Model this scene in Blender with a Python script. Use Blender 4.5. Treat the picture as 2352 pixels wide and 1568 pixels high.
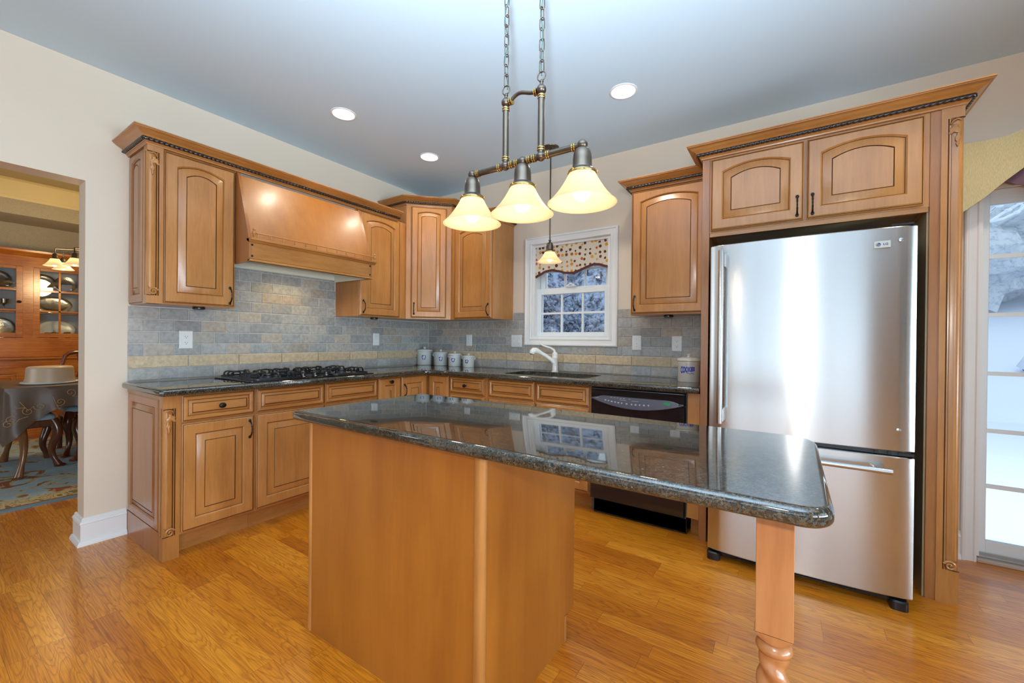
import bpy, bmesh, math, random
from math import pi, sin, cos, radians, hypot, atan2
from mathutils import Matrix, Vector
random.seed(7)
SC = bpy.context.scene
C = SC.collection
for o in list(bpy.data.objects): bpy.data.objects.remove(o)

# ---------------------------------------------------------------- camera
cam_d = bpy.data.cameras.new('camera'); cam = bpy.data.objects.new('camera', cam_d); C.objects.link(cam)
cam_d.sensor_fit = 'HORIZONTAL'; cam_d.sensor_width = 36.0; cam_d.lens = 954.335 / 2352 * 36.0
cam_d.clip_start = .05; cam_d.clip_end = 200
YAW, PITCH, ROLL = radians(123.742), radians(-.2259), radians(.5534)
f_ = Vector((cos(PITCH)*cos(YAW), cos(PITCH)*sin(YAW), sin(PITCH)))
r_ = Vector((sin(YAW), -cos(YAW), 0)); u_ = r_.cross(f_)
r2 = r_*cos(ROLL) + u_*sin(ROLL); u2 = -r_*sin(ROLL) + u_*cos(ROLL)
cm = Matrix((r2, u2, -f_)).transposed().to_4x4(); cm.translation = (3.3256, -3.3105, 1.1882)
cam.matrix_world = cm; SC.camera = cam
# ---------------------------------------------------------------- exposure, sky, daylight
SC.view_settings.view_transform = 'Standard'; SC.view_settings.look = 'None'
SC.view_settings.gamma = 1.0; SC.view_settings.use_curve_mapping = False
SC.view_settings.exposure = 0.0
SC.cycles.use_denoising = True
SC.cycles.max_bounces = 7; SC.cycles.diffuse_bounces = 4; SC.cycles.glossy_bounces = 4
SC.cycles.transparent_max_bounces = 12; SC.cycles.transmission_bounces = 4
SC.cycles.sample_clamp_indirect = 4.0; SC.cycles.caustics_reflective = False; SC.cycles.caustics_refractive = False
W = bpy.data.worlds.new('overcast_sky'); SC.world = W; W.use_nodes = True
bg = W.node_tree.nodes['Background']; bg.inputs[0].default_value = (.72, .85, 1.0, 1); bg.inputs[1].default_value = 1.5

def area(name, loc, rot, sx, sy, power, col, spread=pi):
    d = bpy.data.lights.new(name, 'AREA'); d.shape = 'RECTANGLE'; d.size = sx; d.size_y = sy
    d.energy = power; d.color = col; d.spread = spread
    o = bpy.data.objects.new(name, d); C.objects.link(o); o.location = loc; o.rotation_euler = rot
    return o
def point(name, loc, power, col, r=.03):
    d = bpy.data.lights.new(name, 'POINT'); d.energy = power; d.color = col; d.shadow_soft_size = r
    o = bpy.data.objects.new(name, d); C.objects.link(o); o.location = loc
    return o
def spot(name, loc, power, col, ang=150, blend=.8, r=.05):
    d = bpy.data.lights.new(name, 'SPOT'); d.energy = power; d.color = col; d.spot_size = radians(ang)
    d.spot_blend = blend; d.shadow_soft_size = r
    o = bpy.data.objects.new(name, d); C.objects.link(o); o.location = loc
    return o
H = 2.728                      # ceiling height
XR, YF = 6.3, -7.0             # right wall, front wall (behind the camera)
DAY = (.80, .90, 1.0); WARM = (1.0, .80, .55)
# area lights added just outside the unseen windows, standing in for daylight
area('front_daylight_fill', (3.2, YF-.30, 1.35), (radians(90), 0, 0), 4.4, 2.1, 16, DAY)   # faces +y
area('right_daylight_fill', (XR+.30, -3.8, 1.45), (0, radians(90), 0), 1.9, 4.6, 60, DAY)  # faces -x
# helper area light added above the view, brightens the snow and door-side floor
o_ = area('garden_fill', (6.0, 2.4, 4.4), (0,0,0), 5, 2.6, 190, (.80,.90,1.0)); o_.rotation_euler = Vector((-.15, -.66, -.74)).to_track_quat('-Z', 'Y').to_euler()
# area lights added low outside these windows, tilted up to brighten the ceiling
area('up_fill_front', (3.2, YF-.45, .55), (radians(90+50), 0, 0), 4.4, 1.0, 30, (.68,.85,1.0))
area('up_fill_right', (XR+.45, -3.8, .75), (0, radians(90+50), 0), 1.0, 4.6, 380, (.68,.85,1.0))
# added ceiling fill; then the photographer's flash, whose shadows show on ceiling and wall
bf = spot('ceiling_fill', (3.36, -3.50, 1.70), 760, (.76,.89,1.0), 130, .9, .05); bf.rotation_euler = Vector((-.18, .30, .93)).to_track_quat('-Z', 'Y').to_euler()   # added to brighten the ceiling, tipped up at it
point('camera_flash', (3.385, -3.425, 1.392), 36, (1,.97,.93), .035)
# ---------------------------------------------------------------- mesh helpers
class MB:
    def __init__(s, M=None): s.bm = bmesh.new(); s.M = M or Matrix.Identity(4)
    def add(s, vs, fs, mat=0, M=None):
        T = s.M @ M if M is not None else s.M
        bv = [s.bm.verts.new(T @ Vector(v)) for v in vs]
        out = []
        for f in fs:
            try:
                fc = s.bm.faces.new([bv[i] for i in f]); fc.material_index = mat; out.append(fc)
            except ValueError: pass
        return bv, out
    def box(s, x0, x1, y0, y1, z0, z1, bev=0.0, mat=0, M=None, seg=1):
        vs = [(x, y, z) for x in (x0, x1) for y in (y0, y1) for z in (z0, z1)]
        fs = [(0,1,3,2),(4,6,7,5),(0,4,5,1),(2,3,7,6),(0,2,6,4),(1,5,7,3)]
        bv, fc = s.add(vs, fs, mat, M)
        if bev > 0:
            es = list({e for f in fc for e in f.edges})
            r = bmesh.ops.bevel(s.bm, geom=es, offset=bev, segments=seg, affect='EDGES', profile=.5)
            for f in r['faces']: f.material_index = mat
        return s
    def rings(s, rings, mats=0, closed=True, cap0=False, cap1=False, M=None, capmat=None):
        n = len(rings[0]); T = s.M @ M if M is not None else s.M
        R = [[s.bm.verts.new(T @ Vector(v)) for v in r] for r in rings]
        for i in range(len(R)-1):
            m = mats if isinstance(mats, int) else mats[i]
            for j in range(n if closed else n-1):
                k = (j+1) % n
                try: f = s.bm.faces.new((R[i][j], R[i][k], R[i+1][k], R[i+1][j])); f.material_index = m
                except ValueError: pass
        cm_ = (mats if isinstance(mats, int) else mats[-1]) if capmat is None else capmat
        for flag, rr in ((cap0, R[0]), (cap1, R[-1])):
            if flag:
                try: f = s.bm.faces.new(rr); f.material_index = cm_
                except ValueError: pass
        return s
    def lathe(s, prof, c=(0,0,0), seg=24, mat=0, M=None, sx=1, sy=1, cap=True):
        R = [[(c[0]+max(r,1e-4)*sx*cos(2*pi*j/seg), c[1]+max(r,1e-4)*sy*sin(2*pi*j/seg), c[2]+z) for j in range(seg)] for r, z in prof]
        return s.rings(R, mat, True, cap, cap, M)
    def tube(s, pts, r, seg=8, mat=0, closed=False, M=None, sq=(1,1), up=None, rot=0):
        P = [Vector(p) for p in pts]; n = len(P); R = []
        prev = None
        for i, p in enumerate(P):
            if closed: t = (P[(i+1) % n]-P[i-1]).normalized()
            else: t = (P[min(i+1, n-1)]-P[max(i-1, 0)]).normalized()
            if up is not None: a = Vector(up)
            elif prev is None: a = Vector((0,0,1)) if abs(t.z) < .9 else Vector((1,0,0))
            else: a = prev
            a = (a - t*a.dot(t)).normalized(); b = t.cross(a); prev = a
            rr = r[i] if isinstance(r, (list, tuple)) else r
            R.append([p + a*(rr*sq[0]*cos(2*pi*j/seg+rot)) + b*(rr*sq[1]*sin(2*pi*j/seg+rot)) for j in range(seg)])
        if closed: R.append(R[0]); 
        return s.rings(R, mat, True, not closed, not closed, M)
    def prism(s, poly, d0, d1, mat=0, M=None, axes='xz'):
        def v(a, b, d): return {'xz': (a, d, b), 'xy': (a, b, d), 'yz': (d, a, b)}[axes]
        return s.rings([[v(a, b, d0) for a, b in poly], [v(a, b, d1) for a, b in poly]], mat, True, True, True, M)
    def sphere(s, c, r, seg=12, mat=0, M=None, sc=(1,1,1)):
        k = seg//2
        R = [[(c[0]+r*sc[0]*max(sin(pi*i/k), 1e-3)*cos(2*pi*j/seg), c[1]+r*sc[1]*max(sin(pi*i/k), 1e-3)*sin(2*pi*j/seg), c[2]-r*sc[2]*cos(pi*i/k)) for j in range(seg)] for i in range(k+1)]
        return s.rings(R, mat, True, True, True, M)

def world_loc(o):
    v = Vector((0,0,0))
    while o is not None: v += o.location; o = o.parent
    return v
def obj(name, mb, mat, parent=None, sharp=32, kind=None, label=None, loc=None, local=False):
    """loc: origin of a top-level mesh; mesh data is written in world coordinates unless local"""
    bm = mb.bm
    bmesh.ops.remove_doubles(bm, verts=bm.verts, dist=1e-6)
    bmesh.ops.recalc_face_normals(bm, faces=bm.faces)
    me = bpy.data.meshes.new(name)
    o = bpy.data.objects.new(name, me)
    if loc is not None: o.location = loc
    off = Vector(loc) if loc is not None else Vector((0,0,0))
    if parent is not None: o.parent = parent; off = off + world_loc(parent)
    if not local: bmesh.ops.translate(bm, verts=bm.verts, vec=-off)
    bm.to_mesh(me); bm.free()
    for m in (mat if isinstance(mat, (list, tuple)) else [mat]): me.materials.append(m)
    if sharp is not None:
        me.polygons.foreach_set('use_smooth', [True]*len(me.polygons))
        me.set_sharp_from_angle(angle=radians(sharp))
    if kind: o['kind'] = kind
    if label: o['label'] = label
    C.objects.link(o)
    return o
def tag(o, label, cat, group=None, kind=None):
    o['label'] = label; o['category'] = cat
    if group: o['group'] = group
    if kind: o['kind'] = kind
    return o
def thing(name, label, cat, loc, group=None):
    o = bpy.data.objects.new(name, None); C.objects.link(o); o.location = loc; o.empty_display_size = .05
    return tag(o, label, cat, group)
def dup(root, loc, label=None, group=None, rotz=None):
    def cp(o, par):
        c = o.copy(); C.objects.link(c); c.parent = par
        for k in [x for x in bpy.data.objects if x.parent == o]: cp(k, c)
        return c
    r = cp(root, None); r.location = loc
    if rotz is not None: r.rotation_euler = (0,0,rotz)
    if label: r['label'] = label
    if group: r['group'] = group
    return r
def frame(o, u, n): # local x along u, y out along n, z up
    M = Matrix.Identity(4); u = Vector(u).normalized(); n = Vector(n).normalized()
    for i in range(3): M[i][0] = u[i]; M[i][1] = n[i]; M[i][2] = (0,0,1)[i]; M[i][3] = o[i]
    return M
def FA(y, z, x): return frame((x, y, z), (0,1,0), (1,0,0))     # on the left wall, facing +x
def FB(x, z, y): return frame((x, y, z), (1,0,0), (0,-1,0))    # on the back wall, facing -y
def offset_poly(P, d, closed=True):
    n = len(P); out = []
    for i in range(n):
        p = Vector(P[i]); ns = []
        for a, b in ((i-1, i), (i, i+1)):
            if not closed and (a < 0 or b >= n): continue
            e = (Vector(P[b % n])-Vector(P[a % n])).normalized(); ns.append(Vector((e.y, -e.x)))
        if len(ns) == 2:
            m = ns[0]+ns[1]; m = m/(m.dot(m)/2) if m.length > 1e-6 else ns[0]
        else: m = ns[0]
        out.append((p.x+m.x*d, p.y+m.y*d))
    return out
def sweep(mb, path, prof, mat=0, closed=False):
    """prof: (outward offset, z). outward = right-hand side of the path direction"""
    R = []
    offs = [offset_poly(path, o, closed) for o, z in prof]
    for i in range(len(path)): R.append([(offs[k][i][0], offs[k][i][1], prof[k][1]) for k in range(len(prof))])
    if closed: R.append(R[0])
    mb.rings(R, mat, True, not closed, not closed)
def text_obj(name, txt, size, M, mat, parent, depth=.0006, align='CENTER', wrap=None, bold=0.0, squash=1.0):
    cu = bpy.data.curves.new(name, 'FONT'); cu.body = txt; cu.size = size; cu.align_x = align; cu.align_y = 'CENTER'
    cu.extrude = depth; cu.offset = bold; cu.resolution_u = 3
    t = bpy.data.objects.new(name+'_tmp', cu); C.objects.link(t)
    bpy.context.view_layer.update()
    me = bpy.data.meshes.new_from_object(t.evaluated_get(bpy.context.evaluated_depsgraph_get()))
    bpy.data.objects.remove(t); bpy.data.curves.remove(cu)
    off = world_loc(parent)
    for v in me.vertices:
        a, b, d = v.co.x*squash, v.co.y, v.co.z
        v.co = (wrap(a, b, d) if wrap else M @ Vector((a, d, b))) - off
    me.materials.clear(); me.materials.append(mat)
    o = bpy.data.objects.new(name, me); o.parent = parent; C.objects.link(o)
    return o
# ---------------------------------------------------------------- materials
def new_mat(name):
    m = bpy.data.materials.new(name); m.use_nodes = True
    return m, m.node_tree.nodes, m.node_tree.links, m.node_tree.nodes['Principled BSDF']
def ramp(N, stops, interp='LINEAR'):
    r = N.new('ShaderNodeValToRGB'); r.color_ramp.interpolation = interp
    e = r.color_ramp.elements
    while len(e) < len(stops): e.new(.5)
    for i, (p, c) in enumerate(stops): e[i].position = p; e[i].color = (*c, 1)
    return r
def plain(name, col, rough=.5, metal=0, spec=.5, bump=0, bscale=60, coat=0, var=0.0):
    m, N, L, P = new_mat(name)
    P.inputs['Base Color'].default_value = (*col, 1); P.inputs['Roughness'].default_value = rough
    P.inputs['Metallic'].default_value = metal; P.inputs['Specular IOR Level'].default_value = spec
    P.inputs['Coat Weight'].default_value = coat
    if bump or var:
        tc = N.new('ShaderNodeTexCoord'); no = N.new('ShaderNodeTexNoise'); no.inputs['Scale'].default_value = bscale
        no.inputs['Detail'].default_value = 4; L.new(tc.outputs['Object'], no.inputs['Vector'])
        if bump:
            b = N.new('ShaderNodeBump'); b.inputs['Strength'].default_value = bump; b.inputs['Distance'].default_value = .002
            L.new(no.outputs[0], b.inputs['Height']); L.new(b.outputs[0], P.inputs['Normal'])
        if var:
            r = ramp(N, [(.3, tuple(c*(1-var) for c in col)), (.7, tuple(min(1, c*(1+var)) for c in col))])
            L.new(no.outputs[0], r.inputs[0]); L.new(r.outputs[0], P.inputs['Base Color'])
    return m
def wood(name, dark, mid, light, scale=(14, 14, 1.3), rough=.28, coat=.35, fine=.25, blotch=3.0):
    m, N, L, P = new_mat(name)
    tc = N.new('ShaderNodeTexCoord'); oi = N.new('ShaderNodeObjectInfo')
    ad = N.new('ShaderNodeVectorMath'); ad.operation = 'ADD'
    L.new(tc.outputs['Object'], ad.inputs[0])
    sc = N.new('ShaderNodeVectorMath'); sc.operation = 'SCALE'; sc.inputs['Scale'].default_value = 9.0
    cb = N.new('ShaderNodeCombineXYZ'); 
    for i in range(3): L.new(oi.outputs['Random'], cb.inputs[i])
    L.new(cb.outputs[0], sc.inputs[0]); L.new(sc.outputs[0], ad.inputs[1])
    mp = N.new('ShaderNodeMapping'); mp.inputs['Scale'].default_value = scale; L.new(ad.outputs[0], mp.inputs[0])
    n1 = N.new('ShaderNodeTexNoise'); n1.inputs['Scale'].default_value = 1.0; n1.inputs['Detail'].default_value = 6
    n1.inputs['Distortion'].default_value = .6; L.new(mp.outputs[0], n1.inputs['Vector'])
    n2 = N.new('ShaderNodeTexNoise'); n2.inputs['Scale'].default_value = blotch; n2.inputs['Detail'].default_value = 2
    L.new(ad.outputs[0], n2.inputs['Vector'])
    mp3 = N.new('ShaderNodeMapping'); mp3.inputs['Scale'].default_value = tuple(s*7 for s in scale); L.new(ad.outputs[0], mp3.inputs[0])
    n3 = N.new('ShaderNodeTexNoise'); n3.inputs['Scale'].default_value = 1.0; n3.inputs['Detail'].default_value = 3; L.new(mp3.outputs[0], n3.inputs['Vector'])
    mx = N.new('ShaderNodeMix'); mx.data_type = 'FLOAT'; mx.inputs[0].default_value = .5
    L.new(n1.outputs[0], mx.inputs[2]); L.new(n2.outputs[0], mx.inputs[3])
    mx2 = N.new('ShaderNodeMix'); mx2.data_type = 'FLOAT'; mx2.inputs[0].default_value = fine
    L.new(mx.outputs[0], mx2.inputs[2]); L.new(n3.outputs[0], mx2.inputs[3])
    r = ramp(N, [(.34, dark), (.5, mid), (.66, light)])
    L.new(mx2.outputs[0], r.inputs[0]); L.new(r.outputs[0], P.inputs['Base Color'])
    P.inputs['Roughness'].default_value = rough; P.inputs['Coat Weight'].default_value = coat
    P.inputs['Coat Roughness'].default_value = .18
    return m
MD, MM, ML = (.33,.126,.028), (.43,.182,.046), (.52,.235,.070)
maple = wood('honey_maple', MD, MM, ML)
maple_h = wood('honey_maple_level_grain', MD, MM, ML, scale=(2.2, 2.2, 16))
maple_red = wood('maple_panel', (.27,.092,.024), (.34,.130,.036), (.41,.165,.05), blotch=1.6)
veneer = wood('island_veneer', (.28,.084,.008), (.355,.120,.013), (.425,.155,.019), scale=(8,8,.9), fine=.15, coat=.15, rough=.42, blotch=2.2)
glaze = plain('dark_glaze', (.055,.018,.006), .6, spec=.15)
rope_m = plain('espresso_rope', (.018,.010,.010), .28, coat=.5)
bronze_h = plain('black_bronze', (.012,.011,.012), .32, metal=.6)
cherry = wood('tiger_maple', (.22,.05,.006), (.42,.125,.014), (.58,.22,.03), scale=(3,3,60), fine=.3, rough=.25)
mahog = wood('mahogany', (.06,.014,.006), (.11,.028,.010), (.17,.05,.018), rough=.2, coat=.6)
mahog_b = wood('walnut_leg', (.10,.035,.010), (.17,.065,.018), (.24,.10,.03), rough=.25, coat=.5)
wall_m = plain('cream_paint', (.77,.66,.53), .6, bump=.04, bscale=300)
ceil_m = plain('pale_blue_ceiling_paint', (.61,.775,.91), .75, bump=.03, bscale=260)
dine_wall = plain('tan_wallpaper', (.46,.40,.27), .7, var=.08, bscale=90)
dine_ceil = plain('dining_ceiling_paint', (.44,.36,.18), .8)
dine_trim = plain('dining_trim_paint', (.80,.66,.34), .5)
trim_m = plain('white_trim_paint', (.86,.865,.86), .35)
vinyl = plain('white_vinyl', (.84,.89,.92), .35)
plastic_w = plain('white_plastic', (.80,.82,.82), .35)
slot_m = plain('dark_slot', (.03,.03,.03), .6)
black_g = plain('black_gloss', (.008,.008,.010), .08, coat=.5)
black_m = plain('black_enamel', (.010,.010,.012), .22)
iron = plain('cast_iron', (.014,.014,.017), .32, metal=.2)
dgrey = plain('dark_grey_metal', (.05,.055,.06), .4, metal=.3)
pewter = plain('aged_brass', (.13,.10,.075), .30, metal=.9)
brass = plain('polished_brass_bead', (.62,.42,.14), .2, metal=1)
cord_m = plain('grey_green_cord', (.06,.11,.10), .5)
stone_w = plain('stoneware', (.66,.68,.66), .15, coat=.5)
stone_b = plain('buff_stoneware', (.56,.52,.45), .15, coat=.5)
cobalt = plain('cobalt_ink', (.015,.035,.30), .3)
sink_m = plain('biscuit_sink', (.72,.74,.70), .2)
faucet_m = plain('white_enamel', (.84,.83,.80), .15, coat=.4)
chrome = plain('chrome', (.8,.8,.8), .1, metal=1)
hood_in = plain('cream_liner', (.72,.70,.58), .5)
grout_m = plain('pale_grout', (.62,.60,.56), .8, bump=.2, bscale=400)
silver_m = plain('silver_plate', (.70,.68,.64), .2, metal=1, bump=.6, bscale=40)
china_b = plain('blue_china', (.08,.13,.32), .2)
china_w = plain('white_china', (.75,.75,.72), .2)
cab_in = plain('pale_cabinet_back', (.74,.76,.76), .7)
seat_fab = plain('pale_blue_upholstery', (.42,.55,.62), .8, bump=.3, bscale=200)
plum = plain('plum_fabric', (.16,.09,.12), .9, bump=.3, bscale=500)
maroon = plain('maroon_binding', (.10,.028,.024), .85)
threshold_m = plain('oak_threshold', (.50,.40,.33), .4)
snow_m = plain('snow', (.80,.86,.95), .7, bump=.3, bscale=6)
bark_m = plain('dark_bark', (.055,.05,.055), .8)

def mk_steel():
    m, N, L, P = new_mat('brushed_steel')
    P.inputs['Metallic'].default_value = 1.0; P.inputs['Base Color'].default_value = (.60,.615,.62,1)
    P.inputs['Roughness'].default_value = .30; P.inputs['Anisotropic'].default_value = .92
    tg = N.new('ShaderNodeTangent'); tg.direction_type = 'RADIAL'; tg.axis = 'Z'
    L.new(tg.outputs[0], P.inputs['Tangent']); P.inputs['Anisotropic Rotation'].default_value = .25
    tc = N.new('ShaderNodeTexCoord'); mp = N.new('ShaderNodeMapping'); mp.inputs['Scale'].default_value = (6,6,1400)
    no = N.new('ShaderNodeTexNoise'); no.inputs['Scale'].default_value = 1; no.inputs['Detail'].default_value = 3
    L.new(tc.outputs['Object'], mp.inputs[0]); L.new(mp.outputs[0], no.inputs['Vector'])
    r = ramp(N, [(.3, (.22,)*3), (.7, (.26,)*3)]); L.new(no.outputs[0], r.inputs[0]); L.new(r.outputs[0], P.inputs['Roughness'])
    r2_ = ramp(N, [(.3, (.64,.65,.65)), (.7, (.68,.69,.69))]); L.new(no.outputs[0], r2_.inputs[0]); L.new(r2_.outputs[0], P.inputs['Base Color'])
    return m
steel = mk_steel()
handle_steel = plain('satin_steel', (.55,.55,.55), .25, metal=1)

def mk_granite(name, k=1.0):
    m, N, L, P = new_mat(name)
    tc = N.new('ShaderNodeTexCoord')
    v = N.new('ShaderNodeTexVoronoi'); v.inputs['Scale'].default_value = 300; v.inputs['Randomness'].default_value = 1
    n = N.new('ShaderNodeTexNoise'); n.inputs['Scale'].default_value = 120; n.inputs['Detail'].default_value = 5
    n2 = N.new('ShaderNodeTexNoise'); n2.inputs['Scale'].default_value = 28; n2.inputs['Detail'].default_value = 4
    for x in (n, n2): L.new(tc.outputs['Object'], x.inputs['Vector'])
    ds = N.new('ShaderNodeTexNoise'); ds.inputs['Scale'].default_value = 260; L.new(tc.outputs['Object'], ds.inputs['Vector'])
    dm = N.new('ShaderNodeVectorMath'); dm.operation = 'MULTIPLY_ADD'; dm.inputs[1].default_value = (.009,.009,.009); L.new(ds.outputs['Color'], dm.inputs[0]); L.new(tc.outputs['Object'], dm.inputs[2]); L.new(dm.outputs[0], v.inputs['Vector'])
    r1 = ramp(N, [(0, (.006,.006,.006)), (.36, (.014,.014,.013)), (.48, (.035,.028,.018)), (.56, (.12,.075,.035)), (.63, (.035,.055,.058)), (.74, (.09,.115,.115)), (.88, (.30,.33,.32))])
    mx = N.new('ShaderNodeMix'); mx.data_type = 'FLOAT'; mx.inputs[0].default_value = .5
    L.new(v.outputs['Color'], mx.inputs[2]); L.new(n.outputs[0], mx.inputs[3])
    L.new(mx.outputs[0], r1.inputs[0])
    r2 = ramp(N, [(.38, (.25,.25,.25)), (.62, (1,1,1))]); L.new(n2.outputs[0], r2.inputs[0])
    mm = N.new('ShaderNodeMix'); mm.data_type = 'RGBA'; mm.blend_type = 'MULTIPLY'; mm.inputs[0].default_value = .55
    L.new(r1.outputs[0], mm.inputs[6]); L.new(r2.outputs[0], mm.inputs[7]); L.new(mm.outputs[2], P.inputs['Base Color'])
    P.inputs['Roughness'].default_value = .045; P.inputs['IOR'].default_value = 1.62
    P.inputs['Coat Weight'].default_value = .3; P.inputs['Coat Roughness'].default_value = .02
    return m
granite = mk_granite('dark_speckled_granite')

def mk_tile():
    m, N, L, P = new_mat('tumbled_stone')
    at = N.new('ShaderNodeAttribute'); at.attribute_name = 'tint'
    tc = N.new('ShaderNodeTexCoord')
    n = N.new('ShaderNodeTexNoise'); n.inputs['Scale'].default_value = 45; n.inputs['Detail'].default_value = 7
    L.new(tc.outputs['Object'], n.inputs['Vector'])
    r = ramp(N, [(.3, (.78,.77,.75)), (.7, (1.15,1.14,1.12))]); L.new(n.outputs[0], r.inputs[0])
    mm = N.new('ShaderNodeMix'); mm.data_type = 'RGBA'; mm.blend_type = 'MULTIPLY'; mm.inputs[0].default_value = 1
    L.new(at.outputs['Color'], mm.inputs[6]); L.new(r.outputs[0], mm.inputs[7]); L.new(mm.outputs[2], P.inputs['Base Color'])
    P.inputs['Roughness'].default_value = .55
    b = N.new('ShaderNodeBump'); b.inputs['Strength'].default_value = .35; b.inputs['Distance'].default_value = .0015
    n3 = N.new('ShaderNodeTexNoise'); n3.inputs['Scale'].default_value = 160; n3.inputs['Detail'].default_value = 5
    L.new(tc.outputs['Object'], n3.inputs['Vector']); L.new(n3.outputs[0], b.inputs['Height']); L.new(b.outputs[0], P.inputs['Normal'])
    return m
tile_m = mk_tile()

def mk_floor():
    m, N, L, P = new_mat('oak_strip_floor')
    geo = N.new('ShaderNodeNewGeometry'); sep = N.new('ShaderNodeSeparateXYZ'); L.new(geo.outputs['Position'], sep.inputs[0])
    def math(op, a, b=None, c=None):
        n = N.new('ShaderNodeMath'); n.operation = op
        for i, v in enumerate((a, b, c)):
            if v is None: continue
            if isinstance(v, (int, float)): n.inputs[i].default_value = v
            else: L.new(v, n.inputs[i])
        return n.outputs[0]
    X, Y = sep.outputs[0], sep.outputs[1]
    yw = math('DIVIDE', math('ADD', Y, 30.029), .0795); row = math('FLOOR', yw); fy = math('FRACT', yw)
    wn = N.new('ShaderNodeTexWhiteNoise'); wn.noise_dimensions = '1D'; L.new(row, wn.inputs['W'])
    ln = math('MULTIPLY_ADD', wn.outputs['Value'], .35, .62)
    wn2 = N.new('ShaderNodeTexWhiteNoise'); wn2.noise_dimensions = '1D'; L.new(math('ADD', row, 77.3), wn2.inputs['W'])
    xs = math('DIVIDE', math('ADD', math('ADD', X, 40.0), math('MULTIPLY', wn2.outputs['Value'], 3.0)), ln)
    col = math('FLOOR', xs); fx = math('FRACT', xs)
    cb = N.new('ShaderNodeCombineXYZ'); L.new(row, cb.inputs[0]); L.new(col, cb.inputs[1])
    wc = N.new('ShaderNodeTexWhiteNoise'); wc.noise_dimensions = '2D'; L.new(cb.outputs[0], wc.inputs['Vector'])
    # grain coordinates, shifted per board
    sh = N.new('ShaderNodeVectorMath'); sh.operation = 'MULTIPLY_ADD'; sh.inputs[1].default_value = (13, 17, 19)
    L.new(wc.outputs['Color'], sh.inputs[0]); L.new(geo.outputs['Position'], sh.inputs[2])
    mp = N.new('ShaderNodeMapping'); mp.inputs['Scale'].default_value = (1.5, 15, 1); L.new(sh.outputs[0], mp.inputs[0])
    n1 = N.new('ShaderNodeTexNoise'); n1.inputs['Scale'].default_value = 1; n1.inputs['Detail'].default_value = 2.5; n1.inputs['Distortion'].default_value = .4
    L.new(mp.outputs[0], n1.inputs['Vector'])
    # cathedral rings: contour lines of a stretched noise
    ringv = math('FRACT', math('MULTIPLY', n1.outputs[0], 16.0))
    rr = ramp(N, [(0, (.52,.36,.30)), (.18, (.85,.78,.74)), (.42, (1,)*3), (.80, (1,)*3), (1, (.52,.36,.30))]); L.new(ringv, rr.inputs[0])
    mp2 = N.new('ShaderNodeMapping'); mp2.inputs['Scale'].default_value = (6, 260, 1); L.new(sh.outputs[0], mp2.inputs[0])
    n2 = N.new('ShaderNodeTexNoise'); n2.inputs['Scale'].default_value = 1; n2.inputs['Detail'].default_value = 3; L.new(mp2.outputs[0], n2.inputs['Vector'])
    fr = ramp(N, [(.36, (.66,.50,.42)), (.56, (1,)*3)]); L.new(n2.outputs[0], fr.inputs[0])
    base = ramp(N, [(0, (.52,.16,.009)), (.25, (.64,.22,.012)), (.7, (.73,.27,.016)), (1, (.82,.345,.03))])
    L.new(wc.outputs['Value'], base.inputs[0])
    m1 = N.new('ShaderNodeMix'); m1.data_type = 'RGBA'; m1.blend_type = 'MULTIPLY'; m1.inputs[0].default_value = .62
    L.new(base.outputs[0], m1.inputs[6]); L.new(rr.outputs[0], m1.inputs[7])
    m2 = N.new('ShaderNodeMix'); m2.data_type = 'RGBA'; m2.blend_type = 'MULTIPLY'; m2.inputs[0].default_value = .75
    L.new(m1.outputs[2], m2.inputs[6]); L.new(fr.outputs[0], m2.inputs[7])
    # joints
    jy = math('LESS_THAN', math('MINIMUM', fy, math('SUBTRACT', 1.0, fy)), .010)
    jx = math('LESS_THAN', math('MINIMUM', fx, math('SUBTRACT', 1.0, fx)), .0012)
    jj = math('MAXIMUM', jy, jx)
    m3 = N.new('ShaderNodeMix'); m3.data_type = 'RGBA'; L.new(math('MULTIPLY', jj, .6), m3.inputs[0])
    L.new(m2.outputs[2], m3.inputs[6]); m3.inputs[7].default_value = (.12,.04,.008,1)
    L.new(m3.outputs[2], P.inputs['Base Color'])
    P.inputs['Roughness'].default_value = .30; P.inputs['Coat Weight'].default_value = .35; P.inputs['Coat Roughness'].default_value = .16
    b = N.new('ShaderNodeBump'); b.inputs['Strength'].default_value = .25; b.inputs['Distance'].default_value = .0008
    L.new(math('SUBTRACT', 1.0, jj), b.inputs['Height']); L.new(b.outputs[0], P.inputs['Normal'])
    return m
floor_m = mk_floor()

def mk_glass():
    m, N, L, P = new_mat('window_glass'); N.remove(P)
    out = N['Material Output']; t = N.new('ShaderNodeBsdfTransparent'); t.inputs[0].default_value = (.95,.97,.97,1)
    g = N.new('ShaderNodeBsdfGlossy'); g.inputs['Roughness'].default_value = .02
    fr = N.new('ShaderNodeFresnel'); fr.inputs[0].default_value = 1.45
    mx = N.new('ShaderNodeMixShader'); L.new(fr.outputs[0], mx.inputs[0]); L.new(t.outputs[0], mx.inputs[1]); L.new(g.outputs[0], mx.inputs[2])
    L.new(mx.outputs[0], out.inputs[0]); return m
glass = mk_glass()

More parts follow.
